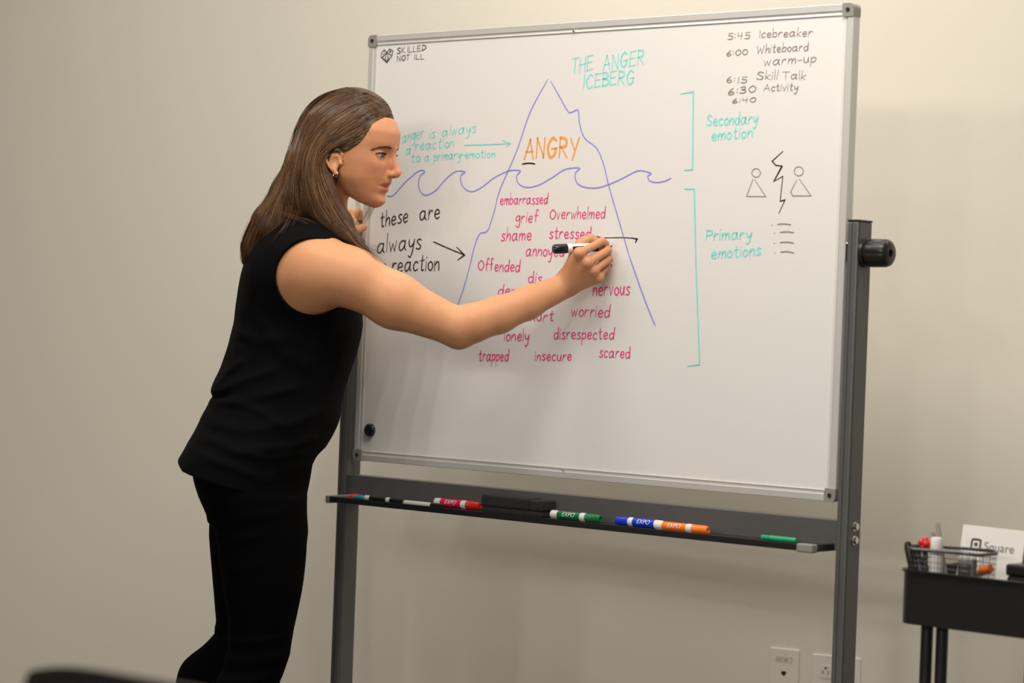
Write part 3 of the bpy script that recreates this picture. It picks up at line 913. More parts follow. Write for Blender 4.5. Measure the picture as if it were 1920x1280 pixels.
def ring_rr(bm, s, r, t, ox, oz, y):
    A, B = rrect(s, s, r, 5, ox, oz), rrect(s - 2 * t, s - 2 * t, max(.0005, r - t), 5, ox, oz)
    a = [bm.verts.new((x, y, z)) for x, z in A]
    b = [bm.verts.new((x, y, z)) for x, z in B]
    for k in range(len(a)):
        bm.faces.new((a[k], a[(k + 1) % len(a)], b[(k + 1) % len(a)], b[k]))


ring_rr(bm, .0205, .0045, .0036, ox, oz, -.0012)
bm.faces.new([bm.verts.new((x, -.0012, z)) for x, z in rrect(.0062, .0062, .001, 4, ox, oz)])
bm_obj('emblem', bm, M['ink_dark'], front, label='dark rounded square emblem')
fc = bpy.data.curves.new('lettering', 'FONT')
fc.body = 'Square'
fc.size = .0215
fc.extrude = .0001
fo = bpy.data.objects.new('lettering', fc)
dg = None
C.objects.link(fo)
bpy.context.view_layer.update()
me = bpy.data.meshes.new_from_object(fo.evaluated_get(bpy.context.evaluated_depsgraph_get()))
bpy.data.objects.remove(fo)
lt = link('lettering', me, M['ink_grey'], front, label='grey printed word beside the emblem')
lt.location = (ox + .0155, -.0013, oz - .0085)
lt.rotation_euler = (R(90), 0, 0)
o = thing('storage_box', 'black box on the cart beside the sign card at the edge of the photo', 'box', cp(-CW / 2 + .178, -CD / 2 + .17, FLZ), -CYAW)
bm_obj('body', boxes((-.03, .06, -.06, .06, 0, .085)), M['black_plastic'], o, bevel=.004)
bm_obj('lid', boxes((-.032, .062, -.062, .062, .085, .105)), M['black_plastic'], o, bevel=.004)

# ------------------------------------------------------------------ the chair in the near corner
CHY = R(38)
hp = at(104, 1230, 2.5)
chx, chy_ = Vector((math.cos(CHY), -math.sin(CHY), 0)), Vector((math.sin(CHY), math.cos(CHY), 0))
CHO = Vector((hp.x, hp.y, 0)) + chx * .152 + chy_ * .22
ch = thing('office_chair', 'black chair back blurred in the near lower left corner', 'chair', CHO, -CHY)
ht = hp.z
bm = bmesh.new()
nu, nv = 20, 12
front_, back_ = [], []
for j in range(nv + 1):
    fr, bk_ = [], []
    for i in range(nu + 1):
        s = -1 + 2 * i / nu
        t_ = j / nv
        wv = .225 * (1 - .12 * (1 - t_) ** 2)
        x = s * wv
        topz = ht - .035 * abs(s) ** 3.0 - .075 * max(0, abs(s) - .80) ** 1.5 / .09
        z = .44 + (topz - .44) * t_
        y = -.235 + .035 * s * s + .03 * math.sin(t_ * 3) - .02 * t_
        ed = max(abs(s), t_ if t_ > .5 else 0)
        th = .022 * math.sqrt(max(.02, 1 - ed ** 6))
        fr.append(bm.verts.new((x, y - th, z)))
        bk_.append(bm.verts.new((x, y + th, z)))
    front_.append(fr)
    back_.append(bk_)
for j in range(nv):
    for i in range(nu):
        bm.faces.new((front_[j][i], front_[j][i + 1], front_[j + 1][i + 1], front_[j + 1][i]))
        bm.faces.new((back_[j][i], back_[j + 1][i], back_[j + 1][i + 1], back_[j][i + 1]))
for j in range(nv):
    for i in (0, nu):
        bm.faces.new((front_[j][i], front_[j + 1][i], back_[j + 1][i], back_[j][i]))
for i in range(nu):
    for j in (0, nv):
        bm.faces.new((front_[j][i], front_[j][i + 1], back_[j][i + 1], back_[j][i]))
bm_obj('backrest', bm, M['black_plastic'], ch, smooth=True)
bm = bmesh.new()
rings = []
for s, z in ((.94, .425), (1, .435), (1, .465), (.96, .478), (.5, .482)):
    rings.append([bm.verts.new((x * s, y * s + .02, z)) for x, y in rrect(.46, .45, .09, 8)])
n = len(rings[0])
for i in range(len(rings) - 1):
    for k in range(n):
        bm.faces.new((rings[i][k], rings[i][(k + 1) % n], rings[i + 1][(k + 1) % n], rings[i + 1][k]))
bm.faces.new(rings[0][::-1])
bm.faces.new(rings[-1])
bm_obj('seat', bm, M['black_plastic'], ch, smooth=True)
bm = bmesh.new()
tube(bm, [(0, 0, .43), (0, 0, .09)], .025, 16)
bm_obj('column', bm, M['dark_steel'], ch, smooth=True)
bm = bmesh.new()
tube(bm, [(0, -.17, .415), (0, -.245, .43), (0, -.26, .50), (0, -.258, .58)], .018, 12)
bm_obj('back_support', bm, M['dark_steel'], ch, smooth=True)
for k in range(5):
    a = 2 * math.pi * k / 5 + .4
    bm = bmesh.new()
    tube(bm, [(0, 0, .10), (.14 * math.cos(a), .14 * math.sin(a), .095), (.29 * math.cos(a), .29 * math.sin(a), .075)], [.022, .018, .013], 10)
    lg = bm_obj('leg', bm, M['dark_steel'], ch, smooth=True)
    bm = bmesh.new()
    lathe(bm, [(.006, -.014), (.022, -.014), (.026, -.006), (.026, .006), (.022, .014), (.006, .014)], (.29 * math.cos(a), .29 * math.sin(a), .026), (-math.sin(a), math.cos(a), 0), 18)
    lathe(bm, [(.006, 0), (.006, .04)], (.29 * math.cos(a), .29 * math.sin(a), .04), (0, 0, 1), 8)
    bm_obj('caster', bm, M['black_plastic'], lg, smooth=True)
# ------------------------------------------------------------------ the woman: signed distance shapes, meshed by surface nets
def arr(v):
    return np.array([v.x, v.y, v.z])


class Prim:
    """one shape in a smooth union: fn(P) -> distance, with bounds and a blend radius"""
    def __init__(s, fn, lo, hi, k=.01, op='add'):
        s.fn, s.lo, s.hi, s.k, s.op = fn, np.array(lo, float), np.array(hi, float), k, op


def cone(a, b, ra, rb, k=.012, op='add'):
    """round cone between two points"""
    a, b = np.array(a, float), np.array(b, float)
    ba = b - a
    l2 = ba @ ba
    rr = ra - rb
    a2 = l2 - rr * rr
    il2 = 1 / l2

    def fn(P):
        pa = P - a
        y = pa @ ba
        z = y - l2
        q = pa * l2 - y[:, None] * ba
        x2 = np.einsum('ij,ij->i', q, q)
        y2, z2 = y * y * l2, z * z * l2
        kk = np.sign(rr) * rr * rr * x2
        d = (np.sqrt(np.maximum(x2 * a2 * il2, 0)) + y * rr) * il2 - ra
        c1 = np.sign(z) * a2 * z2 > kk
        c2 = np.sign(y) * a2 * y2 < kk
        d = np.where(c2, np.sqrt(x2 + y2) * il2 - ra, d)
        return np.where(c1, np.sqrt(x2 + z2) * il2 - rb, d)
    r = max(ra, rb)
    return Prim(fn, np.minimum(a, b) - r, np.maximum(a, b) + r, k, op)


def ball(c, r, k=.01, op='add'):
    c = np.array(c, float)
    return Prim(lambda P: np.sqrt(((P - c) ** 2).sum(1)) - r, c - r, c + r, k, op)


def ellip(c, rad, axes=None, k=.01, op='add'):
    c, rad = np.array(c, float), np.array(rad, float)
    A = np.eye(3) if axes is None else np.array(axes, float)

    def fn(P):
        q = (P - c) @ A.T
        k0 = np.sqrt(((q / rad) ** 2).sum(1))
        k1 = np.sqrt(((q / rad ** 2) ** 2).sum(1)) + 1e-9
        return np.where(k0 < 1e-4, -rad.min(), k0 * (k0 - 1) / k1)
    r = rad.max()
    return Prim(fn, c - r, c + r, k, op)


def gauss(c, sig, amp, axes=None):
    """a soft swelling (amp > 0) or hollow of the surface"""
    c, sig = np.array(c, float), np.array(sig, float)
    A = np.eye(3) if axes is None else np.array(axes, float)

    def fn(P):
        q = ((P - c) @ A.T) / sig
        return amp * np.exp(-.5 * (q * q).sum(1))
    r = sig.max() * 3.2
    return Prim(fn, c - r, c + r, 0, 'disp')


def table(rows, n=200):
    """rows with a key in the first column -> smooth lookup columns"""
    rows = sorted(rows, key=lambda r: r[0])
    A = np.array(rows, float)
    x = A[:, 0]
    t = np.linspace(x[0], x[-1], n)
    out = [t]
    for c in range(1, A.shape[1]):
        y = A[:, c]
        m = np.zeros_like(y)
        d = np.diff(y) / np.diff(x)
        m[1:-1] = np.where(d[:-1] * d[1:] > 0, 2 * d[:-1] * d[1:] / (d[:-1] + d[1:] + 1e-12), 0)
        m[0], m[-1] = d[0], d[-1]
        i = np.clip(np.searchsorted(x, t, 'right') - 1, 0, len(x) - 2)
        h = x[i + 1] - x[i]
        s = (t - x[i]) / h
        out.append((2 * s ** 3 - 3 * s ** 2 + 1) * y[i] + (s ** 3 - 2 * s ** 2 + s) * h * m[i] + (-2 * s ** 3 + 3 * s ** 2) * y[i + 1] + (s ** 3 - s ** 2) * h * m[i + 1])
    return out


def loft(rows, grow=0., k=.02, op='add', ex=2.0):
    """rows: (z, x centre, y centre, half width x, half depth y), level rings stacked along z"""
    T = table(rows)
    z0, z1 = T[0][0], T[0][-1]

    def fn(P):
        z = np.clip(P[:, 2], z0, z1)
        cx, cy, a, b = [np.interp(z, T[0], T[i]) for i in (1, 2, 3, 4)]
        a, b = a + grow, b + grow
        dx, dy = (P[:, 0] - cx) / a, (P[:, 1] - cy) / b
        q = (np.abs(dx) ** ex + np.abs(dy) ** ex) ** (1 / ex) + 1e-9
        g = np.sqrt((dx / a) ** 2 + (dy / b) ** 2) / q
        g = np.maximum(g, 1 / np.maximum(a, b))
        d = (q - 1) / g
        h = np.maximum(P[:, 2] - z1, z0 - P[:, 2])
        return np.where(h > 0, np.sqrt(np.maximum(d, 0) ** 2 + h * h) + np.minimum(d, 0) * 0, np.maximum(d, h))
    A = np.array(rows, float)
    lo = [(A[:, 1] - A[:, 3]).min() - grow, (A[:, 2] - A[:, 4]).min() - grow, z0]
    hi = [(A[:, 1] + A[:, 3]).max() + grow, (A[:, 2] + A[:, 4]).max() + grow, z1]
    return Prim(fn, lo, hi, k, op)


def fold(prims, P):
    d = np.full(len(P), .5)
    for p in prims:
        f = p.fn(P)
        if p.op == 'add':
            if p.k > 0:
                h = np.maximum(p.k - np.abs(d - f), 0) / p.k
                d = np.minimum(d, f) - h * h * p.k * .25
            else:
                d = np.minimum(d, f)
        elif p.op == 'sub':
            f = -f
            h = np.maximum(p.k - np.abs(d - f), 0) / max(p.k, 1e-6)
            d = np.maximum(d, f) + h * h * p.k * .25
        elif p.op == 'and':
            h = np.maximum(p.k - np.abs(d - f), 0) / max(p.k, 1e-6)
            d = np.maximum(d, f) + h * h * p.k * .25
        elif p.op == 'disp':
            d = d - f
    return d


def axis_grid(lo, hi, coarse, zones):
    """grid lines from lo to hi, finer inside the zones (a, b, step)"""
    out = [lo]
    while out[-1] < hi:
        x = out[-1]
        s = coarse
        for a, b, st in zones:
            if a <= x <= b:
                s = min(s, st)
            else:                                   # step grows gently away from a zone
                s = min(s, st + .12 * max(a - x, x - b))
        out.append(x + s)
    return np.array(out)


def net(prims, xs, ys, zs, B=14):
    nx, ny, nz = len(xs), len(ys), len(zs)
    V = np.full((nx, ny, nz), .5, np.float32)
    lo = np.array([p.lo for p in prims])
    hi = np.array([p.hi for p in prims])
    ks = np.array([p.k for p in prims])[:, None]
    for i in range(0, nx - 1, B):
        X = xs[i:i + B + 1]
        for j in range(0, ny - 1, B):
            Y = ys[j:j + B + 1]
            for k in range(0, nz - 1, B):
                Z = zs[k:k + B + 1]
                bl = np.array([X[0], Y[0], Z[0]]) - .004
                bh = np.array([X[-1], Y[-1], Z[-1]]) + .004
                hit = np.all((lo - ks <= bh) & (hi + ks >= bl), axis=1)
                if not hit.any(): continue
                pr = [prims[q] for q in np.nonzero(hit)[0]]
                if not any(p.op == 'add' for p in pr): continue
                # a first look at 27 points
                gx, gy, gz = np.meshgrid(X[[0, len(X) // 2, -1]], Y[[0, len(Y) // 2, -1]], Z[[0, len(Z) // 2, -1]], indexing='ij')
                dd = fold(pr, np.stack([gx.ravel(), gy.ravel(), gz.ravel()], 1))
                cell = .5 * math.sqrt((X[-1] - X[0]) ** 2 + (Y[-1] - Y[0]) ** 2 + (Z[-1] - Z[0]) ** 2)
                if dd.min() > cell * .9 + .006: continue
                if dd.max() < -cell * .9 - .006:
                    V[i:i + B + 1, j:j + B + 1, k:k + B + 1] = -.5
                    continue
                gx, gy, gz = np.meshgrid(X, Y, Z, indexing='ij')
                V[i:i + B + 1, j:j + B + 1, k:k + B + 1] = fold(pr, np.stack([gx.ravel(), gy.ravel(), gz.ravel()], 1)).reshape(gx.shape)
    S = V < 0
    cnt = np.zeros((nx - 1, ny - 1, nz - 1), np.int8)
    for a in (0, 1):
        for b in (0, 1):
            for c in (0, 1):
                cnt += S[a:nx - 1 + a, b:ny - 1 + b, c:nz - 1 + c]
    act = np.argwhere((cnt > 0) & (cnt < 8))
    vid = np.full(cnt.shape, -1, np.int64)
    vid[tuple(act.T)] = np.arange(len(act))
    acc = np.zeros((len(act), 3))
    num = np.zeros(len(act))
    G = (xs, ys, zs)
    I = act
    for ax in range(3):
        o1, o2 = [q for q in range(3) if q != ax]
        for u in (0, 1):
            for w in (0, 1):
                p = I.copy()
                p[:, o1] += u
                p[:, o2] += w
                q = p.copy()
                q[:, ax] += 1
                va, vb = V[tuple(p.T)], V[tuple(q.T)]
                cr = (va < 0) != (vb < 0)
                t = np.where(cr, va / np.where(cr, va - vb, 1), 0)
                pos = np.stack([G[0][p[:, 0]], G[1][p[:, 1]], G[2][p[:, 2]]], 1)
                pos[:, ax] += t * (G[ax][q[:, ax]] - G[ax][p[:, ax]])
                acc[cr] += pos[cr]
                num[cr] += 1
    verts = acc / num[:, None]
    faces = []
    for ax in range(3):
        o1, o2 = (ax + 1) % 3, (ax + 2) % 3
        sl = [slice(None)] * 3
        sl[ax] = slice(0, -1)
        sh = [slice(None)] * 3
        sh[ax] = slice(1, None)
        E = np.argwhere(S[tuple(sl)] != S[tuple(sh)])
        E = E[(E[:, o1] > 0) & (E[:, o2] > 0)]
        E = E[(E[:, o1] < cnt.shape[o1]) & (E[:, o2] < cnt.shape[o2])]
        inside = S[tuple(E.T)]
        quad = []
        for du, dw in ((-1, -1), (0, -1), (0, 0), (-1, 0)):
            c = E.copy()
            c[:, o1] += du
            c[:, o2] += dw
            quad.append(vid[tuple(c.T)])
        Q = np.stack(quad, 1)
        Q[~inside] = Q[~inside][:, ::-1]
        faces.append(Q[(Q >= 0).all(1)])
    return verts, np.concatenate(faces)


def drop_islands(v, f, keep=1):
    """keep the largest connected piece"""
    par = np.arange(len(v))
    for _ in range(400):
        m = par[f].min(1)
        new = par.copy()
        for c in range(4):
            np.minimum.at(new, f[:, c], m)
        new = new[new]
        if (new == par).all(): break
        par = new
    ids, cn = np.unique(par, return_counts=True)
    big = ids[np.argmax(cn)]
    ok = par == big
    remap = np.cumsum(ok) - 1
    f = f[ok[f].all(1)]
    return v[ok], remap[f]


def np_mesh(name, v, f, mt, parent=None, label=None):
    me = bpy.data.meshes.new(name)
    me.vertices.add(len(v))
    me.vertices.foreach_set('co', v.astype(np.float32).ravel())
    me.loops.add(f.size)
    me.loops.foreach_set('vertex_index', f.astype(np.int32).ravel())
    me.polygons.add(len(f))
    me.polygons.foreach_set('loop_start', np.arange(0, f.size, 4, dtype=np.int32))
    me.polygons.foreach_set('use_smooth', np.ones(len(f), bool))
    me.update(calc_edges=True)
    me.validate()
    o = bpy.data.objects.new(name, me)
    C.objects.link(o)
    me.materials.append(mt)
    if label: o['label'] = label
    if parent is not None:
        o.parent = parent
        o.matrix_parent_inverse = parent.matrix_world.inverted()
    return o


def paint(o, fn):
    """a colour attribute from vertex positions: fn(P) -> N x 4"""
    me = o.data
    P = np.empty(len(me.vertices) * 3, np.float32)
    me.vertices.foreach_get('co', P)
    col = fn(P.reshape(-1, 3).astype(float))
    at_ = me.color_attributes.new('tint', 'FLOAT_COLOR', 'POINT')
    at_.data.foreach_set('color', col.astype(np.float32).ravel())


def tint_mat(name, rough, spec=.4, sss=0, bump=.0, bscale=900):
    mt = mat(name, (.5, .3, .2), rough, spec=spec, bump=bump, bscale=bscale)
    nt = mt.node_tree
    a = nt.nodes.new('ShaderNodeVertexColor')
    a.layer_name = 'tint'
    b = nt.nodes['Principled BSDF']
    n = nt.nodes.new('ShaderNodeTexNoise')
    n.inputs['Scale'].default_value = 45
    n.inputs['Detail'].default_value = 5
    tc = nt.nodes.new('ShaderNodeTexCoord')
    nt.links.new(tc.outputs['Object'], n.inputs['Vector'])
    mr = nt.nodes.new('ShaderNodeMapRange')
    mr.inputs[3].default_value, mr.inputs[4].default_value = .92, 1.08
    nt.links.new(n.outputs['Fac'], mr.inputs[0])
    mx = nt.nodes.new('ShaderNodeMix')
    mx.data_type, mx.blend_type = 'RGBA', 'MULTIPLY'
    mx.inputs[0].default_value = 1
    nt.links.new(a.outputs['Color'], mx.inputs[6])
    nt.links.new(mr.outputs[0], mx.inputs[7])
    nt.links.new(mx.outputs[2], b.inputs['Base Color'])
    if sss:
        b.inputs['Subsurface Weight'].default_value = sss
        b.inputs['Subsurface Radius'].default_value = (1, .35, .2)
        b.inputs['Subsurface Scale'].default_value = .006
    return mt


def S(px, py, dep):
    return arr(at(px, py, dep))


def ring(py, pl, pr, dep, b, b2=None):
    l, r = S(pl, py, dep), S(pr, py, dep)
    return ((l[2] + r[2]) / 2, (l[0] + r[0]) / 2, dep, abs(r[0] - l[0]) / 2, b)


PX = 4.85 / FPX                                             # metres per pixel at the woman's distance

# ---- the head's own frame: f forward, l to her left (away from the viewer), u up; millimetres from the point between the ears
HYAW, HPITCH = R(18), R(4)
HF = np.array([math.cos(HYAW) * math.cos(HPITCH), -math.sin(HYAW) * math.cos(HPITCH), -math.sin(HPITCH)])
HL = np.array([math.sin(HYAW), math.cos(HYAW), 0])
HU = np.cross(HF, HL)
HO = S(637, 305, 4.772) + HL * .070
HA = np.array([HF, HL, HU])


def hp_(f, l, u):
    return HO + (HF * f + HL * l + HU * u) * .001


def hball(f, l, u, r, k=.004, op='add'): return ball(hp_(f, l, u), r * .001, k, op)
def hcone(a, b, ra, rb, k=.004, op='add'): return cone(hp_(*a), hp_(*b), ra * .001, rb * .001, k, op)
def hell(c, rad, k=.004, op='add', A=None): return ellip(hp_(*c), np.array(rad) * .001, HA if A is None else A, k, op)
def hgauss(c, sig, amp): return gauss(hp_(*c), np.array(sig) * .001, amp * .001, HA)


# face: median profile and half width by height
FACE = table([  # u, front f, half width, back f
    (-88, 36, 8, 10), (-84, 54, 13, 8), (-79, 63, 19, 4), (-72, 69.5, 26, -2), (-65, 73, 32, -6), (-53, 72.5, 42, -12), (-44, 75, 48.5, -20), (-36, 77.2, 54, -26), (-27, 79.5, 59, -32), (-20, 81.5, 61.5, -40),
    (-5, 81, 65, -58), (14, 82, 68.5, -78), (33, 84, 70, -90), (52, 89.5, 71.5, -96), (67, 90, 71.5, -96), (88, 81.5, 67, -90), (105, 68.5, 57, -78), (120, 47, 43, -58), (132, 18, 22, -30), (136, 0, 5, -10)], 300)


def face_fn(P):
    q = (P - HO) @ HA.T * 1000
    f, l, u = q[:, 0], q[:, 1], q[:, 2]
    uc = np.clip(u, FACE[0][0], FACE[0][-1])
    ff, w, bb = [np.interp(uc, FACE[0], FACE[i]) for i in (1, 2, 3)]
    mid = np.where(uc < 30, np.interp(uc, [-88, -60, -20, 30], [22, 22, 5, -2]), -2)
    front = f > mid
    a = np.where(front, ff - mid, mid - bb)
    ex = np.where(front, 2.25, 2.1)
    x = np.abs(f - mid) / a
    y = np.abs(l) / w
    qq = (x ** ex + y ** ex) ** (1 / ex) + 1e-9
    g = np.sqrt((x / a) ** 2 + (y / w) ** 2) / qq
    g = np.maximum(g, 1 / np.maximum(a, w))
    d = (qq - 1) / g
    # slope of the wall shortens true distances near top and bottom
    h = np.maximum(u - FACE[0][-1], FACE[0][0] - u)
    d = np.where(h > 0, np.sqrt(np.maximum(d, 0) ** 2 + h * h), np.maximum(d, h))
    fl = np.interp(f, [-20, 0, 30, 58, 72], [-52, -60, -73, -82, -84]) - u      # the underside of the jaw rises towards the neck
    fl = fl * .85
    hh = np.maximum(10 - np.abs(d - fl), 0) / 10
    d = np.maximum(d, fl) + hh * hh * 2.5
    return d * .0009


head = [Prim(face_fn, HO - .15, HO + .15, .015)]
head += [hcone((82.5, 0, 36), (94.8, 0, -3), 6.0, 7.0, .012), hball(96.5, 0, -7.5, 7.3, .006),
         hball(87, 10, -11, 6.2, .007), hball(87, -10, -11, 6.2, .007), hcone((82, 0, -16), (94, 0, -13), 4, 4.2, .006)]
for s in (-1, 1):
    head += [hgauss((82, s * 29, 24.5), (15, 16, 9.5), -7.0), hgauss((84, s * 28, 39), (12, 16, 5), 1.8), hgauss((74, s * 43, 4), (16, 14, 14), 3.5),
             hgauss((62, s * 46, -28), (16, 12, 18), -1.5), hgauss((90, s * 15, -4), (8, 5, 8), -.8)]
head += [hgauss((84, 0, -27.5), (9, 13, 3.8), 3.6), hgauss((80, 0, -43.5), (9, 13, 4.2), 3.8), hgauss((80, 0, -36.2), (12, 15, 1.5), -5.6), hgauss((82, 0, -21), (8, 2.4, 4), -1.2),
         hgauss((74, 0, -53), (8, 16, 4), -1.6), hgauss((74, 0, -68), (9, 13, 8), 2.6)]
EYE = [(62.5, s * 32, 23.5) for s in (-1, 1)]
for (f, l, u) in EYE:
    s = np.sign(l)
    head += [hball(f, l, u, 13.4, .004)]
    ax = np.array([HF * math.cos(R(22)) + HL * s * math.sin(R(22)), HL * math.cos(R(22)) - HF * s * math.sin(R(22)), HU])
    c = hp_(f, l, u) + ax[0] * .0145 + HU * -.0003
    head += [ellip(c, (.0075, .0125, .0034), ax, .0015, 'sub')]
    head += [hgauss((f + 12, l, u + 9.5), (8, 13, 1.3), -1.0)]
for s in (-1, 1):                                            # nostrils and the crease round each wing
    head += [hgauss((82, s * 18.5, -8), (5, 2.2, 6), -1.6), hgauss((76, s * 24, -22), (6, 3.5, 8), -.9)]
    head += [hell((89, s * 5.8, -16.4), (4.4, 2.6, 2.6), .002, 'sub')]
    # ear: bowl, helix, antihelix, lobe, tragus
    def e(f, u, out=0): return (f, s * (70.5 + out), u)
    helix = [(3, 6, 0), (4, 17, 2), (-3, 25, 6), (-13, 26.5, 9), (-22, 21, 11), (-25.5, 11, 12), (-24, 0, 11), (-18, -9, 9), (-12, -16, 6)]
    head += [hell(e(-11, 3, 3), (13, 4.5, 22), .004)]
    for i in range(len(helix) - 1):
        a, b = helix[i], helix[i + 1]
        head += [hcone(e(*a), e(*b), 2.9, 2.9, .0015)]
    head += [hcone(e(-13, 15, 9), e(-16, -2, 8), 2.6, 2.6, .002), hcone(e(-16, -2, 8), e(-9, -12, 5), 2.6, 3, .002)]
    head += [hcone(e(-9, -15, 4), e(-5, -21, 3.5), 5.2, 4.6, .003), hball(*e(3.5, -1, 3), 4.2, .003)]
    head += [hell(e(-6, 2, 8), (6.5, 5, 9), .003, 'sub')]

# ---- trunk
DT = 4.855
SHIRT = [ring(*r) for r in [
    (404, 560, 622, DT, .060), (414, 534, 642, DT, .090), (428, 510, 652, DT, .120), (450, 486, 660, DT, .145), (480, 466, 668, DT, .158), (520, 452, 673, DT, .160), (560, 445, 678, DT, .155),
    (600, 440, 680.5, DT, .148), (640, 431, 674, DT, .141), (690, 415, 658, DT, .137), (728, 399, 646, DT, .142), (744, 398, 642, DT, .144), (790, 376, 634, DT, .156),
    (830, 355, 613, DT, .168), (852, 343, 593, DT, .174), (862, 337, 588, DT, .176), (866, 335, 586, DT, .176), (900, 322, 579, DT, .178), (942, 310, 570, DT, .178)]]
NECK_T, NECK_B = S(610, 338, 4.852), S(588, 428, 4.86)
body = [Prim(loft([(z, x, y, a - .008, b - .008) for z, x, y, a, b in SHIRT if z > .90], 0, .03).fn, loft(SHIRT).lo, loft(SHIRT).hi, .03)]
body += [cone(NECK_T, NECK_B, .050, .056, .025), cone(S(592, 400, 4.86), S(560, 420, 4.86), .05, .058, .03)]
# shoulders and arms
RS, RE, RW = S(607, 509, 4.705), S(855, 613, 4.690), S(1060, 535, 4.768)
body += [cone(S(585, 440, 4.82), S(600, 498, 4.715), .046, .052, .05), cone(RS, S(660, 520, 4.70), .0595, .0545, .03),
         cone(S(548, 515, 4.765), S(584, 524, 4.73), .056, .056, .04),
         cone(S(652, 517, 4.70), S(740, 564, 4.695), .0545, .0515, .02), cone(S(740, 564, 4.695), RE, .0515, .0370, .02),
     cone(RE, S(885, 606, 4.695), .0368, .0372, .012), cone(S(885, 606, 4.695), S(935, 590, 4.712), .0372, .0358, .010), ball(S(864, 634, 4.69), .0185, .018),
         cone(S(935, 590, 4.712), S(989, 568, 4.737), .0358, .0312, .010), cone(S(989, 568, 4.737), RW, .0312, .0248, .012)]
# the writing hand
MC = [S(1086, 475, 4.708), S(1101, 493, 4.712), S(1112, 508, 4.722), S(1121, 521, 4.735)]
WR = S(1062, 533, 4.766)
for m_, r in zip(MC, (.0125, .0128, .0122, .0115)):
    body += [cone(WR + (m_ - WR) * .08, m_ + np.array([0, .007, 0]), .0205, r, .010)]
    body += [ball(m_ + np.array([.001, .001, .001]), .0098, .006)]
FING = [  # knuckle, middle joint, last joint, tip
    (MC[0], S(1129, 452.5, 4.735), S(1136, 457, 4.748), S(1133, 460, 4.7545), .0083, .0078, .0068, .0062),
    (MC[1], S(1139.5, 469.5, 4.738), S(1137, 474, 4.757), S(1127, 474, 4.766), .0085, .0080, .0070, .0063),
    (MC[2], S(1142, 485, 4.744), S(1139, 489, 4.762), S(1128, 488, 4.771), .0080, .0075, .0066, .0060),
    (MC[3], S(1137.5, 500, 4.752), S(1134, 503, 4.765), S(1125, 501, 4.774), .0072, .0065, .0058, .0053)]
for a, b, c, d, r0, r1, r2, r3 in FING:
    body += [cone(a, b, r0, r1, .0035), ball(b, r1 * 1.06, .002), cone(b, c, r1, r2, .002), cone(c, d, r2, r3, .002)]
body += [cone(WR + np.array([.0, .004, .012]), S(1080, 478, 4.757), .0165, .0125, .012), cone(S(1079, 479, 4.757), S(1088, 458, 4.771), .0118, .0098, .006),
         cone(S(1088, 456, 4.772), S(1108, 446.5, 4.776), .0094, .0082, .004), cone(S(1108, 446.5, 4.776), S(1120, 452, 4.776), .0080, .0066, .003)]
# the other arm, bent behind her, hand on the upright and the board's edge
LS, LE, LW = S(575, 485, 5.005), S(600, 640, 5.13), S(643, 452, 5.185)
body += [cone(S(590, 440, 4.90), LS, .05, .058, .05), cone(LS, LE, .056, .037, .03), cone(LE, LW, .038, .026, .02)]
LH = S(655, 425, 5.19)
body += [cone(LW, LH, .024, .022, .012), cone(LW, S(652, 405, 5.205), .022, .017, .010)]
body += [cone(S(652, 436, 5.165), S(668, 431, 5.150), .0120, .0100, .008), cone(S(668, 431, 5.150), S(681.5, 426, 5.163), .0092, .0080, .003)]
for k, (py, r) in enumerate(((398, .0088), (404, .0088), (411, .0084), (419, .0075))):
    a, b, c = S(653, py + 4, 5.212), S(671 - k, py, 5.232), S(680 - k, py + 3, 5.262)
    body += [cone(a, b, r * 1.1, r, .005), cone(b, c, r, r * .85, .003)]
# hips and legs under the clothes
PELV = [ring(*r) for r in [(838, 362, 596, DT, .160), (868, 359, 585.5, DT, .168), (900, 364, 580, DT, .170), (930, 373, 574, DT, .168), (960, 388, 573, DT, .160), (985, 402, 574, DT, .15)]]
DN, DF = 4.775, 4.935
LEGN = [ring(*r) for r in [(930, 392, 572, DN, .088), (965, 398, 573, DN, .090), (1000, 404, 575.5, DN, .090), (1050, 411, 573, DN, .088), (1100, 418, 567, DN, .084), (1150, 426, 557, DN, .077), (1185, 429, 549.5, DN, .070),
                           (1215, 428, 545, DN, .066), (1245, 420, 537, DN, .064), (1285, 404, 522, DN, .063), (1340, 394, 508, DN, .062), (1420, 392, 492, DN, .056), (1520, 402, 474, DN, .042), (1640, 412, 470, DN, .036)]]
KF = S(470, 1196, DF)
pants = [loft(PELV, 0, .03), loft(LEGN, 0, .035)]
pants += [cone(S(470, 950, DF), KF, .086, .060, .03), cone(S(446, 1010, DF), S(450, 1165, DF), .047, .040, .03),
          cone(KF, S(388, 1275, DF), .058, .056, .02), cone(S(388, 1275, DF), S(285, 1530, DF), .056, .034, .02)]
inner = [loft(PELV, -.006, .03), loft(LEGN, -.006, .035), cone(S(470, 950, DF), KF, .080, .054, .03), cone(KF, S(388, 1275, DF), .052, .050, .02), cone(S(388, 1275, DF), S(285, 1530, DF), .050, .028, .02)]
body += inner
AN, AF = S(441, 1625, DN), S(285, 1530, DF)
body += [cone(AN, AN + np.array([.10, -.01, -.035]), .030, .028, .02), cone(AF, AF + np.array([.07, 0, -.10]), .026, .026, .02)]
body += head


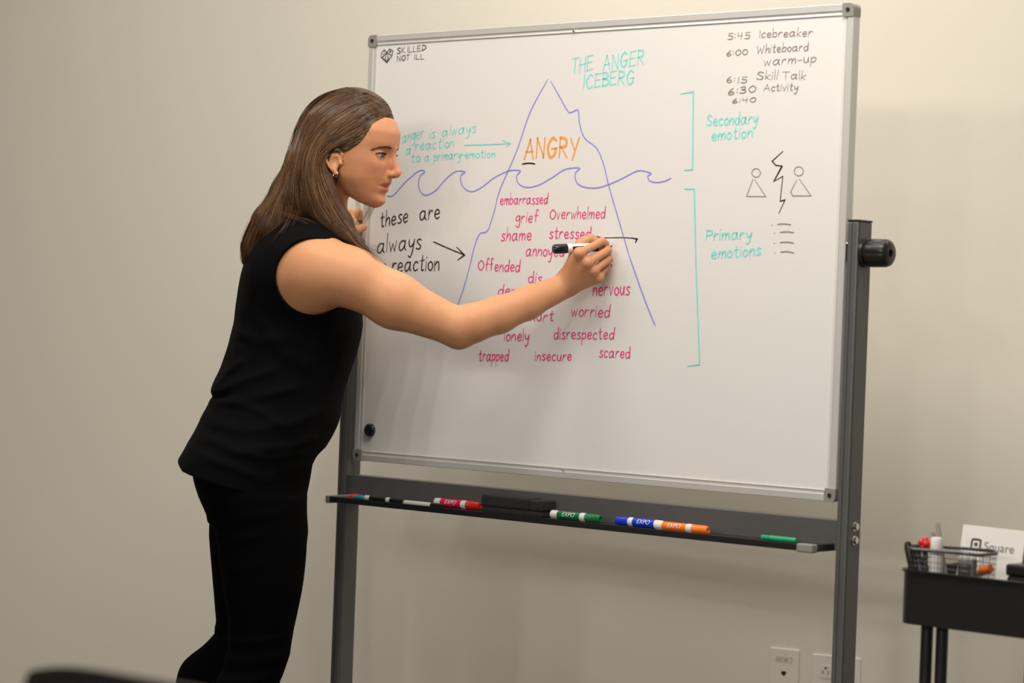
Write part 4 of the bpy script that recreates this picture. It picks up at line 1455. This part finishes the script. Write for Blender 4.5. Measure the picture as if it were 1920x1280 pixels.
def seg_ridge(pts, dep, w, amp):
    """a cloth fold along a line"""
    out = []
    for (x0, y0), (x1, y1) in zip(pts[:-1], pts[1:]):
        a, b = S(x0, y0, dep), S(x1, y1, dep)
        ba = b - a

        def fn(P, a=a, ba=ba):
            q = P[:, [0, 2]] - a[[0, 2]]
            t = np.clip((q @ ba[[0, 2]]) / (ba[0] ** 2 + ba[2] ** 2), 0, 1)
            dd = np.sqrt(((q - t[:, None] * ba[[0, 2]]) ** 2).sum(1))
            return amp * np.exp(-.5 * (dd / w) ** 2) * np.clip(1.6 * np.sin(math.pi * np.clip(t * .86 + .07, 0, 1)), 0, 1)
        lo, hi = np.minimum(a, b) - 3 * w, np.maximum(a, b) + 3 * w
        lo[1], hi[1] = dep - .3, dep + .3
        out.append(Prim(fn, lo, hi, 0, 'disp'))
    return out


# ---- build the skin
print('woman: skin')
hx0, hx1 = HO[0] - .03, HO[0] + .125
xs = axis_grid(-.72, .24, .0048, [(hx0, hx1, .00155), (S(1072, 0, 4.74)[0], S(1150, 0, 4.74)[0], .0016), (S(645, 0, 5.2)[0], S(690, 0, 5.2)[0], .0022)])
ys = axis_grid(4.60, 5.32, .0048, [(4.69, 4.86, .00165), (4.86, 4.93, .0022), (5.14, 5.27, .0022)])
zs = axis_grid(-.005, HO[2] + .16, .0052, [(HO[2] - .1, HO[2] + .08, .0015), (S(1100, 560, 4.74)[2], S(1100, 440, 4.74)[2], .0016), (S(660, 445, 5.2)[2], S(660, 390, 5.2)[2], .0022)])
v, f = drop_islands(*net(body, xs, ys, zs))
print('skin', len(v), len(f))
woman = thing('person', 'woman with long brown hair in black sleeveless top and trousers writing on the whiteboard', 'person', (float(AN[0]), DT, 0))
bpy.context.view_layer.update()
M['skin'] = tint_mat('skin', .5, .32, .12, .12, 700)
skin = np_mesh('body', v, f, M['skin'], woman, label='bare arms, neck and face of the woman')


def skin_tint(P):
    base = np.array([.63, .30, .15])
    c = np.tile(base, (len(P), 1))
    q = (P - HO) @ HA.T * 1000
    F, L, U = q[:, 0], np.abs(q[:, 1]), q[:, 2]

    def mix(w, col):
        w = np.clip(w, 0, 1)[:, None]
        return c * (1 - w) + np.array(col) * w
    nearface = np.exp(-((F - 70) / 50) ** 4)
    c = mix(.55 * (F > -30) * (U > -85) * (np.abs(L) < 72) * (((P - HO) ** 2).sum(1) < .15 ** 2) * np.clip((F + 30) / 40, 0, 1) * np.clip((U + 85) / 12, 0, 1), (.575, .245, .125))  # redder face; its darker tone is shade put into the skin colour
    c = mix(.55 * np.exp(-((L - 42) / 18) ** 2 - ((U - 0) / 18) ** 2) * nearface, (.57, .21, .125))
    c = mix(.5 * np.exp(-(L / 10) ** 2 - ((U + 9) / 10) ** 2 - ((F - 98) / 14) ** 2), (.66, .27, .18))
    lipline = 1 / (1 + np.exp((L - 21) / 1.6))
    top = -25.5 + 1.8 * np.cos(L / 4.0) * np.exp(-L / 12) - L * .22
    bot = -48.5 + L * L * .018
    w = lipline / (1 + np.exp(-(top - U) / .7)) / (1 + np.exp(-(U - bot) / .8)) * (F > 55)
    c = mix(.85 * w, (.50, .13, .11))
    for m_ in MC:
        c = mix(.35 * np.exp(-((P - m_) ** 2).sum(1) / .012 ** 2), (.62, .27, .17))
    for a, b, c3, d, *_ in FING:
        c = mix(.30 * np.exp(-((P - b) ** 2).sum(1) / .009 ** 2), (.62, .27, .17))
    el = S(865, 640, 4.69)
    c = mix(.35 * np.exp(-((P - el) ** 2).sum(1) / .035 ** 2), (.60, .27, .16))
    return np.concatenate([c, np.ones((len(P), 1))], 1)


paint(skin, skin_tint)


def kid(o, parent):
    o.parent = parent
    o.matrix_parent_inverse = parent.matrix_world.inverted()
    return o


# eyes
bpy.context.view_layer.update()
M['eye_white'] = mat('eye_white', (.50, .45, .41), .15)
M['iris'] = mat('grey_blue_iris', (.05, .06, .058), .12)
M['pupil'] = mat('pupil', (.008, .008, .008), .08)
M['brow'] = mat('brown_brow', (.085, .042, .022), .7)
M['lash'] = mat('brown_lash_and_brow', (.055, .030, .018), .6)
look = (HF * 1.0 + HU * -.16 + HL * .02)
look /= np.linalg.norm(look)
for (f_, l_, u_) in EYE:
    c = hp_(f_, l_, u_)
    bm = bmesh.new()
    bmesh.ops.create_uvsphere(bm, u_segments=32, v_segments=20, radius=.0121, matrix=Matrix.Translation(Vector(c)))
    ey = kid(bm_obj('eyeball', bm, M['eye_white'], None, smooth=True, label='grey blue eye'), woman)
    for nm, mt_, r0, h0 in (('iris', M['iris'], .0064, .0107), ('pupil', M['pupil'], .0032, .0120)):
        bm = bmesh.new()
        prof = [(r0 * q, math.sqrt(.01245 ** 2 - (r0 * q) ** 2) + (0 if nm == 'iris' else .00012)) for q in (1, .8, .6, .4, .2, .02)]
        lathe(bm, [(r0, prof[0][1] - .0012)] + prof, c, look, 24)
        kid(bm_obj(nm, bm, mt_, None, smooth=True), ey)


def hair_tubes(name, paths, radii, mt, parent, n=3, label=None, cols=None):
    """many thin tapering hairs in one mesh"""
    V_, F_ = [], []
    for path, r in zip(paths, radii):
        P_ = np.array(path)
        N = len(P_)
        T_ = np.gradient(P_, axis=0)
        T_ /= np.linalg.norm(T_, axis=1)[:, None] + 1e-9
        ref = np.array([0., 1., 0.3])
        U_ = np.cross(T_, ref)
        U_ /= np.linalg.norm(U_, axis=1)[:, None] + 1e-9
        W_ = np.cross(T_, U_)
        rr = r * np.clip(np.minimum(1, (N - 1 - np.arange(N)) / (N * .35) + .12), 0, 1)
        b0 = len(V_) and sum(len(x) for x in V_)
        rings = np.stack([P_ + (U_ * math.cos(2 * math.pi * k / n) + W_ * math.sin(2 * math.pi * k / n)) * rr[:, None] for k in range(n)], 1)
        V_.append(rings.reshape(-1, 3))
        idx = np.arange(N * n).reshape(N, n)
        for k in range(n):
            F_.append(np.stack([idx[:-1, k], idx[:-1, (k + 1) % n], idx[1:, (k + 1) % n], idx[1:, k]], 1) + b0)
    o = np_mesh(name, np.concatenate(V_), np.concatenate(F_), mt, parent, label)
    if cols is not None:
        paint(o, lambda P: np.concatenate([np.tile(np.append(c, 1.), (len(p) * n, 1)) for c, p in zip(cols, paths)]))
    return o


rng = np.random.default_rng(3)
from mathutils.bvhtree import BVHTree
skin_bvh = BVHTree.FromPolygons([Vector(p) for p in v], [tuple(q) for q in f])


def onto(p, bvh, off):
    loc, nrm, _, _ = bvh.find_nearest(Vector(p))
    return np.array(loc) + np.array(nrm) * off


for s in (-1, 1):
    pa, ra = [], []
    for k in range(260):                                     # eyebrow hairs
        t = rng.random()
        l = s * (17 + 38 * t)
        u = 36.2 + 3.2 * math.sin(t * math.pi * .8) - 6.5 * t * t + rng.normal(0, 1.9) * (1 - .55 * t)
        f0 = 89 - 30 * t * t
        a = hp_(f0, l, u)
        b = hp_(f0 - 1.5, l + s * 4.5, u + 1.6 - 2.4 * t)
        a, b = onto(a, skin_bvh, .0003), onto(b, skin_bvh, .0010)
        pa.append([a, (a + b) / 2 + HF * .0003, b])
        ra.append(.00036)
    hair_tubes('eyebrow', pa, ra, M['brow'], woman, label='brown eyebrow')
    pa, ra = [], []
    fe, le, ue = EYE[0 if s < 0 else 1]
    axf = HF * math.cos(R(22)) + HL * s * math.sin(R(22))
    axl = HL * math.cos(R(22)) - HF * s * math.sin(R(22))
    for k in range(110):
        t = -1 + 2 * rng.random()
        up = k < 75
        x = t * .0118
        zc = (.0034 if up else -.0034) * math.sqrt(max(0, 1 - t * t)) - .0003
        y = math.sqrt(max(1e-6, .0131 ** 2 - x * x - zc * zc))
        a = hp_(fe, le, ue) + axf * y + axl * x + HU * zc
        ln = (.0065 if up else .0030) * (.7 + .5 * rng.random())
        dirv = axf * .8 + axl * t * .55 + HU * (.25 if up else -.55)
        b = a + dirv * ln * .55 + HU * (.0002 if up else 0)
        c = a + dirv * ln + HU * (.0022 if up else -.0003)
        pa.append([a, b, c])
        ra.append(.00042 if up else .00022)
    hair_tubes('eyelashes', pa, ra, M['lash'], woman, label='dark lashes')
# ear ring
bm = bmesh.new()
ec = hp_(-4, -75.5, -24)
tube(bm, [Vector(ec + HF * .0045 * math.cos(a) + HU * .0050 * math.sin(a)) for a in np.linspace(0, 2 * math.pi, 20, endpoint=False)], .0007, 8, closed=True)
kid(bm_obj('earring', bm, M['chrome'], None, smooth=True, label='small silver hoop earring'), woman)
# finger nails
M['nail'] = mat('nail', (.70, .36, .27), .22)

# ---- clothes
print('woman: clothes')
M['top_cloth'] = mat('black_jersey', (.0022, .0022, .0028), .85, spec=.07, noise=.3, nscale=700, bump=.35, bscale=900, sheen=.006)
M['trouser_cloth'] = mat('black_trouser_cloth', (.0016, .0015, .0018), .9, spec=.05, noise=.3, nscale=500, bump=.35, bscale=700)


def plane_cut(a, b, side):
    """keeps what lies above the line a-b seen from the side (a sheet along y)"""
    n2 = np.array([-(b[2] - a[2]), b[0] - a[0]])
    n2 /= np.linalg.norm(n2)
    return Prim(lambda P: side * -((P[:, [0, 2]] - a[[0, 2]]) @ n2), [-9, -9, -9], [9, 9, 9], .0015, 'and')


shirt = [loft(SHIRT, 0, .03), cone(S(585, 438, 4.82), S(597, 494, 4.718), .050, .059, .05), cone(S(590, 438, 4.90), LS, .055, .066, .05), cone(S(545, 515, 4.765), S(580, 524, 4.73), .060, .060, .05)]
rg = np.random.default_rng(11)
for pts, w, amp in (
        ([(402, 742), (450, 716), (530, 690)], .007, .0055), ([(400, 738), (430, 700), (470, 672)], .006, .005), ([(404, 752), (480, 745), (580, 720)], .007, .005),
        ([(410, 790), (480, 800), (560, 790), (622, 760)], .008, .005), ([(392, 815), (470, 835), (560, 832), (606, 815)], .007, .005), ([(440, 836), (520, 850), (588, 846)], .006, .005),
        ([(450, 620), (500, 640), (560, 632)], .009, .003), ([(640, 596), (610, 640), (580, 700)], .010, .004), ([(660, 610), (640, 690), (615, 770)], .009, .003), ([(470, 560), (460, 640), (440, 700)], .010, .003),
        ([(540, 790), (490, 760), (440, 750)], .006, .004), ([(380, 840), (440, 862), (520, 890)], .007, .004), ([(500, 600), (540, 660), (600, 690)], .010, .003)):
    shirt += seg_ridge(pts, DT, w, amp)
# waist pinch at the back where the cloth doubles over
shirt += seg_ridge([(392, 743.5), (440, 738)], DT, .0035, -.006)
shirt += [plane_cut(S(352, 877.5, DT), S(573, 941, DT), 1), plane_cut(S(337, 862, DT), S(361, 885, DT), 1)]
# arm holes and neck opening
ah = S(588, 519, 4.70)
shirt += [Prim(lambda P: np.maximum((np.sqrt(((P[:, 0] - ah[0]) / .0725) ** 2 + ((P[:, 2] - ah[2]) / .0730) ** 2) - 1) * .0725, P[:, 1] - 4.775), [ah[0] - .09, 4.5, ah[2] - .09], [ah[0] + .09, 4.80, ah[2] + .09], .004, 'sub')]
shirt += [cone(RS + np.array([.02, 0, .002]), S(760, 573, 4.69), .0625, .055, .003, 'sub'), cone(LS + np.array([0, .03, -.01]), LE, .060, .060, .003, 'sub')]
shirt += [cone(NECK_T, S(592, 405, 4.86), .056, .064, .004, 'sub')]
xs = axis_grid(-.76, -.20, .0034, [])
ys = axis_grid(4.60, 5.12, .0034, [])
zs = axis_grid(.75, 1.42, .0034, [])
v, f = drop_islands(*net(shirt, xs, ys, zs))
top = np_mesh('sleeveless_top', v, f, M['top_cloth'], woman, label='loose black sleeveless top with a longer back hem')
for (a, b), w, amp in ((((396, 968), (420, 972)), .004, .005), (((400, 985), (440, 1000)), .004, -.004), (((428, 1187), (548, 1180)), .004, .004), (((428, 1205), (545, 1198)), .0035, -.003), (((425, 1222), (544, 1216)), .004, .004), (((420, 1245), (538, 1236)), .0035, -.003),
                       (((416, 1262), (531, 1254)), .004, .004), (((404, 1150), (425, 1160)), .004, .005), (((396, 1185), (420, 1175)), .004, .005), (((394, 1198), (420, 1195)), .003, -.004),
                       (((470, 960), (560, 945)), .006, .003), (((420, 1010), (520, 985)), .006, .003), (((430, 1060), (520, 1040)), .006, .002)):
    pants += seg_ridge([a, b], DT, w, amp)
xs = axis_grid(-.88, -.30, .0042, [])
ys = axis_grid(4.66, 5.06, .0042, [])
zs = axis_grid(.06, .96, .0042, [])
v, f = drop_islands(*net(pants, xs, ys, zs))
np_mesh('trousers', v, f, M['trouser_cloth'], woman, label='slim black trousers')
M['shoe'] = mat('black_shoe', (.012, .011, .011), .4)
for A_, toe, fl in ((AN, np.array([.165, -.02, 0]), 0), (AF, np.array([.12, -.01, 0]), 1)):
    zt_ = .024
    heel = np.array([A_[0] - .03, A_[1], .05 if not fl else max(.09, A_[2] - .055)])
    tip = np.array([A_[0], A_[1], 0]) + toe + np.array([0, 0, zt_])
    ball_ = heel * .35 + tip * .65
    ball_[2] = .03 if not fl else .04
    sh = [cone(heel, ball_, .034, .038, .02), cone(ball_, tip, .036, .022, .02), cone(A_ + np.array([0, 0, .0]), heel + np.array([.02, 0, 0]), .038, .034, .03)]
    lo_ = np.min([p.lo for p in sh], 0) - .01
    hi_ = np.max([p.hi for p in sh], 0) + .01
    sh += [Prim(lambda P: .0 - P[:, 2], [-9] * 3, [9] * 3, .004, 'and')]
    lo_[2] = -.008
    v, f = net(sh, axis_grid(lo_[0], hi_[0], .005, []), axis_grid(lo_[1], hi_[1], .005, []), axis_grid(lo_[2], hi_[2], .005, []))
    np_mesh('shoe', v, f, M['shoe'], woman, label='black shoe')

# ---- hair
print('woman: hair')


def hair_mat(name):
    mt = bpy.data.materials.new(name)
    mt.use_nodes = True
    nt = mt.node_tree
    b = nt.nodes['Principled BSDF']
    b.inputs['Roughness'].default_value = .55
    b.inputs['Specular IOR Level'].default_value = .35
    tc = nt.nodes.new('ShaderNodeTexCoord')
    n = nt.nodes.new('ShaderNodeTexNoise')
    n.inputs['Scale'].default_value = 38
    n.inputs['Detail'].default_value = 6
    n.inputs['Roughness'].default_value = .65
    nt.links.new(tc.outputs['Object'], n.inputs['Vector'])
    cr = nt.nodes.new('ShaderNodeValToRGB')
    cr.color_ramp.elements[0].position, cr.color_ramp.elements[0].color = .30, (.032, .0135, .0055, 1)
    cr.color_ramp.elements[1].position, cr.color_ramp.elements[1].color = .72, (.085, .039, .015, 1)
    nt.links.new(n.outputs['Fac'], cr.inputs[0])
    nt.links.new(cr.outputs[0], b.inputs['Base Color'])
    return mt


M['hair'] = hair_mat('brown_hair')


def scalp_fn(P):
    q = (P - HO) @ HA.T * 1000
    f, l, u = q[:, 0], q[:, 1], q[:, 2]
    # a cap a finger's breadth off the skull
    k0 = np.sqrt(((f + 8) / 104) ** 2 + (l / 80) ** 2 + ((u - 42) / 114) ** 2)
    d = (k0 - 1) * 84
    # hairline: in front of it the face stays bare
    al = np.abs(l)
    line = np.interp(u, [-60, 0, 16, 21, 26, 39, 54, 70, 84, 97, 112, 150], [-24, -22, -8, 5, 15, 34, 49, 57, 64, 74, 73, 68]) + np.where(u > 60, (al / 50) ** 2 * -6, 0)
    cut = (f - line) * .8
    d = d + np.clip(5.5 - .30 * (line - f), 0, 5.5) * (u > 22)
    low = (-20 - u) * .6
    d = np.maximum(d, np.maximum(cut, low))
    return d * .00092


hair = [Prim(scalp_fn, HO - .17, HO + .17, .006)]
HZ = (4.80, 4.865, 4.925)
for z, dx in zip(HZ, (0, 2, 4)):
    hair += [cone(S(608 + dx, 250, z), S(580 + dx, 305, z), .038, .039, .04), cone(S(580 + dx, 305, z), S(551 + dx, 362, z), .039, .040, .03),
             cone(S(550 + dx, 362, z), S(508 + dx, 420, z), .038, .034, .03), cone(S(508 + dx, 420, z - .01), S(474 + dx, 462, z), .034, .020, .03), cone(S(474 + dx, 462, z), S(459 + dx, 492, z), .019, .006, .02)]
hair += [cone(S(580, 316, 4.775), S(602, 364, 4.768), .030, .030, .02), cone(S(602, 364, 4.765), S(636, 418, 4.745), .031, .025, .02), cone(S(636, 418, 4.74), S(672, 455, 4.715), .022, .010, .02), cone(S(672, 455, 4.712), S(692, 478, 4.70), .010, .003, .012),
         cone(S(598, 330, 4.79), S(575, 400, 4.79), .034, .026, .02), cone(S(600, 380, 4.77), S(630, 432, 4.742), .026, .014, .02), cone(S(630, 390, 4.90), S(660, 430, 4.90), .022, .010, .02)]
hair += [hell((-4, -80, 2), (24, 14, 27), .006, 'sub'), hell((14, -62, -30), (26, 24, 40), .008, 'sub'), hell((40, 0, -40), (46, 54, 60), .008, 'sub')]
# combed waves along the flow
xs = axis_grid(-.60, -.20, .0032, [])
ys = axis_grid(4.66, 5.02, .0032, [])
zs = axis_grid(1.25, HO[2] + .175, .0032, [])
v, f = drop_islands(*net(hair, xs, ys, zs))
hb = np_mesh('hair', v, f, M['hair'], woman, label='long straight brown hair tucked behind the ear')
hair_bvh = BVHTree.FromPolygons([Vector(p) for p in v], [tuple(q) for q in f])

# guide lines of the combing, each from the parting to the tip
GUIDES = [
    [(735, 210), (714, 221), (697, 234), (686, 250), (662, 268), (634, 279), (610, 288), (600, 306), (606, 336), (630, 380), (655, 425), (696, 474)],
    [(730, 200), (705, 212), (672, 230), (640, 250), (612, 270), (598, 296), (600, 330), (614, 370), (636, 410), (660, 440), (684, 466)],
    [(722, 192), (692, 202), (655, 220), (622, 243), (598, 268), (586, 300), (588, 340), (600, 378), (620, 414), (646, 440), (668, 456)],
    [(708, 184), (675, 193), (638, 210), (606, 236), (584, 266), (572, 304), (572, 346), (584, 384), (604, 418), (628, 438), (650, 450)],
    [(690, 176), (655, 184), (620, 200), (590, 226), (570, 262), (560, 304), (555, 346), (556, 384), (566, 408), (590, 424), (612, 432)],
    [(672, 170), (640, 176), (606, 192), (580, 218), (562, 254), (550, 298), (540, 342), (530, 378), (522, 404), (516, 424), (512, 436)],
    [(655, 165), (626, 170), (596, 184), (572, 212), (556, 248), (545, 292), (532, 338), (514, 378), (496, 412), (482, 446), (474, 470)],
    [(640, 162), (614, 168), (588, 182), (567, 208), (552, 246), (541, 292), (525, 340), (500, 384), (476, 424), (462, 460), (458, 492)],
    [(628, 162), (606, 170), (584, 186), (564, 212), (549, 250), (538, 296), (520, 344), (490, 390), (466, 428), (454, 462), (456, 496)],
]
GU = []
for g in GUIDES:
    p = np.array([(q.x, q.y) for q in smooth_path([(a, b, 0) for a, b in g], 4)])
    # even spacing by share of length, 34 stations
    s = np.concatenate([[0], np.cumsum(np.linalg.norm(np.diff(p, axis=0), axis=1))])
    t = np.linspace(0, s[-1], 34)
    GU.append(np.stack([np.interp(t, s, p[:, 0]), np.interp(t, s, p[:, 1])], 1))
GU = np.array(GU)


def strands(n, far, jit, lift):
    out, rad = [], []
    for k in range(n):
        w = rng.random() * (len(GU) - 1)
        i = min(int(w), len(GU) - 2)
        a = w - i
        p = GU[i] * (1 - a) + GU[i + 1] * a
        t = np.linspace(0, 1, len(p))
        wob = (rng.normal(0, jit) * t + rng.normal(0, jit * .5) * np.sin(t * rng.uniform(3, 9) + rng.uniform(0, 6)))
        p = p + np.stack([wob, wob * .6], 1)
        end = int(len(p) * (1 - .25 * rng.random() ** 2)) if rng.random() < .6 else len(p)
        st = int(rng.random() ** 2 * 12)
        p = p[st:end]
        q, last = [], None
        for (x, y) in p:
            org = Vector((0, 0, CAMZ)) if not far else at(x, y, 9.)
            d = at(x, y, 5.) - Vector((0, 0, CAMZ))
            d.normalize()
            if far: d = -d
            loc, nrm, _, dist = hair_bvh.ray_cast(org, d)
            if loc is None or (last is not None and abs(loc.y - last) > .035):
                if last is None: continue
                loc = at(x, y, last)
                q.append(np.array(loc))
                continue
            last = loc.y
            q.append(np.array(loc) + np.array(nrm) * (lift * (0.3 + rng.random())))
        if len(q) < 5: continue
        q = np.array(q)
        for _ in range(2):
            q[1:-1] = .25 * q[:-2] + .5 * q[1:-1] + .25 * q[2:]
        out.append(q)
        rad.append(rng.uniform(.00030, .00070))
    return out, rad


M['strand'] = tint_mat('hair_strand', .34, .32)
M['strand'].node_tree.nodes['Principled BSDF'].inputs['Roughness'].default_value = .33
SHADES = np.array([(.036, .015, .006), (.070, .031, .012), (.115, .054, .020), (.21, .108, .042), (.32, .175, .072)])


def shades(n):
    w = rng.choice(5, n, p=[.26, .30, .24, .14, .06])
    return SHADES[w] * rng.uniform(.85, 1.15, (n, 1))


pa, ra = strands(3000, False, 2.4, .0011)
p2, r2 = strands(700, True, 2.4, .0011)
p3, r3 = strands(90, False, 7, .003)
pa, ra = pa + p2 + p3, ra + r2 + [r * .6 for r in r3]
# fine hairs along the forehead's edge, combed back
HL_ = smooth_path([(737, 213, 0), (714, 221, 0), (698, 233, 0), (690, 246, 0), (680, 261, 0), (660, 275, 0), (640, 285, 0)], 8)


def first_hit(x, y):
    org = Vector((0, 0, CAMZ))
    d = (at(x, y, 5.) - org).normalized()
    best = None
    for b_ in (skin_bvh, hair_bvh):
        loc, nrm, _, dist = b_.ray_cast(org, d)
        if loc is not None and (best is None or dist < best[2]): best = (loc, nrm, dist)
    return best


n_edge = 0
for k in range(420):
    i = int(rng.integers(0, len(HL_) - 1))
    x, y = HL_[i].x, HL_[i].y
    nx = HL_[min(i + 6, len(HL_) - 1)]
    tx, ty = nx.x - x, nx.y - y
    ln = math.hypot(tx, ty) + 1e-6
    tx, ty = tx / ln, ty / ln
    out_ = rng.uniform(-2, 4.5) * (1 if rng.random() < .7 else .4)
    q, length, back = [], rng.uniform(16, 34), rng.uniform(.35, .9)
    for j in range(8):
        u_ = j / 7
        px_ = x + ty * -out_ * (1 - u_) + tx * length * u_ * .6 - length * u_ * back * .75
        py_ = y + tx * out_ * (1 - u_) * -1 + ty * length * u_ * .55 - length * u_ * .06
        hit = first_hit(px_, py_)
        if hit is None or (q and abs(hit[0].y - q[-1][1]) > .02): continue
        q.append(np.array(hit[0]) + np.array(hit[1]) * .0006)
    if len(q) >= 4:
        pa.append(np.array(q))
        ra.append(rng.uniform(.00022, .00045))
hair_tubes('hair_strands', pa, ra, M['strand'], hb, 3, cols=shades(len(pa)))
# loose wisps in front of the neck and over the shoulder
W = [[(668, 372, 4.83), (672, 392, 4.83), (668, 412, 4.82), (655, 436, 4.80)], [(692, 386, 4.84), (688, 398, 4.83), (676, 414, 4.82), (664, 432, 4.80)], [(700, 388, 4.84), (692, 402, 4.83), (682, 416, 4.82)],
     [(650, 420, 4.72), (668, 446, 4.70), (690, 462, 4.69), (712, 470, 4.69)], [(655, 430, 4.72), (680, 462, 4.69), (705, 480, 4.68), (722, 492, 4.69)], [(640, 420, 4.72), (672, 462, 4.695), (700, 484, 4.68), (716, 505, 4.685)],
     [(520, 395, 4.74), (545, 405, 4.73), (575, 415, 4.725), (598, 428, 4.725)], [(545, 385, 4.745), (540, 408, 4.735), (525, 432, 4.72), (508, 450, 4.715)], [(560, 392, 4.74), (548, 420, 4.73), (528, 440, 4.72)]]
for g in W:
    pa, ra = [], []
    for k in range(9):
        j = rng.normal(0, 3.2, 2)
        pa.append([np.array(q) for q in smooth_path([tuple(at(x + j[0] * (i + 1) * .5, y + j[1] * (i + 1) * .4, z)) for i, (x, y, z) in enumerate(g)], 6)])
        ra.append(rng.uniform(.00016, .00032))
    hair_tubes('hair_wisp', pa, ra, M['strand'], hb, 3, cols=shades(len(pa)) * 1.5)

# ---- the pen in her hand
pt, pe = at(1147.5, 461.5, 4.7665), at(1037, 467, 4.728)
pd = (pe - pt)
L = pd.length
pen = thing('whiteboard_marker', 'white whiteboard marker with a black end cap held in the hand of the woman', 'marker pen', pt)
for nm, mt_, prof in (('nib', M['black_plastic'], [(.0012, 0), (.0022, .012), (.0024, .03)]),
                      ('front_cone', M['white_plastic'], [(.0024, .03), (.0050, .045), (.0056, .115), (.0064, .12), (.0080, .19)]),
                      ('barrel', M['white_plastic'], [(.0085, .19), (.0087, .20), (.0087, .69), (.0090, .70), (.0090, .765), (.0087, .77)]),
                      ('cap', M['black_gloss'], [(.0094, .77), (.0097, .78), (.0098, .955), (.0090, .985), (.0070, 1.0)])):
    bm = bmesh.new()
    lathe(bm, [(r, h * L) for r, h in prof], (0, 0, 0), pd, 28)
    b_ = bm_obj(nm, bm, mt_, pen, smooth=True, label={'cap': 'black cap pushed on the rear end'}.get(nm))
    if nm == 'barrel': br = b_
a_, u_, w_ = frame_of(pd)
bm = bmesh.new()
for h0, h1 in ((.25, .69),):
    for k in range(8):
        vs = []
        for hh, kk in ((h0, k), (h1, k), (h1, k + 1), (h0, k + 1)):
            an = R(-20 + kk * 14)
            # printed panel on the lower half that faces the room
            vec = (Vector((0, -1, 0)) - a_ * Vector((0, -1, 0)).dot(a_)).normalized()
            dn = a_.cross(vec)
            if dn.z > 0: dn = -dn
            vs.append(bm.verts.new(a_ * hh * L + (vec * math.cos(an) + dn * math.sin(an)) * .00885))
        bm.faces.new(vs)
bm_obj('printed_sleeve', bm, M['black_plastic'], br, label='black printed panel on the barrel')
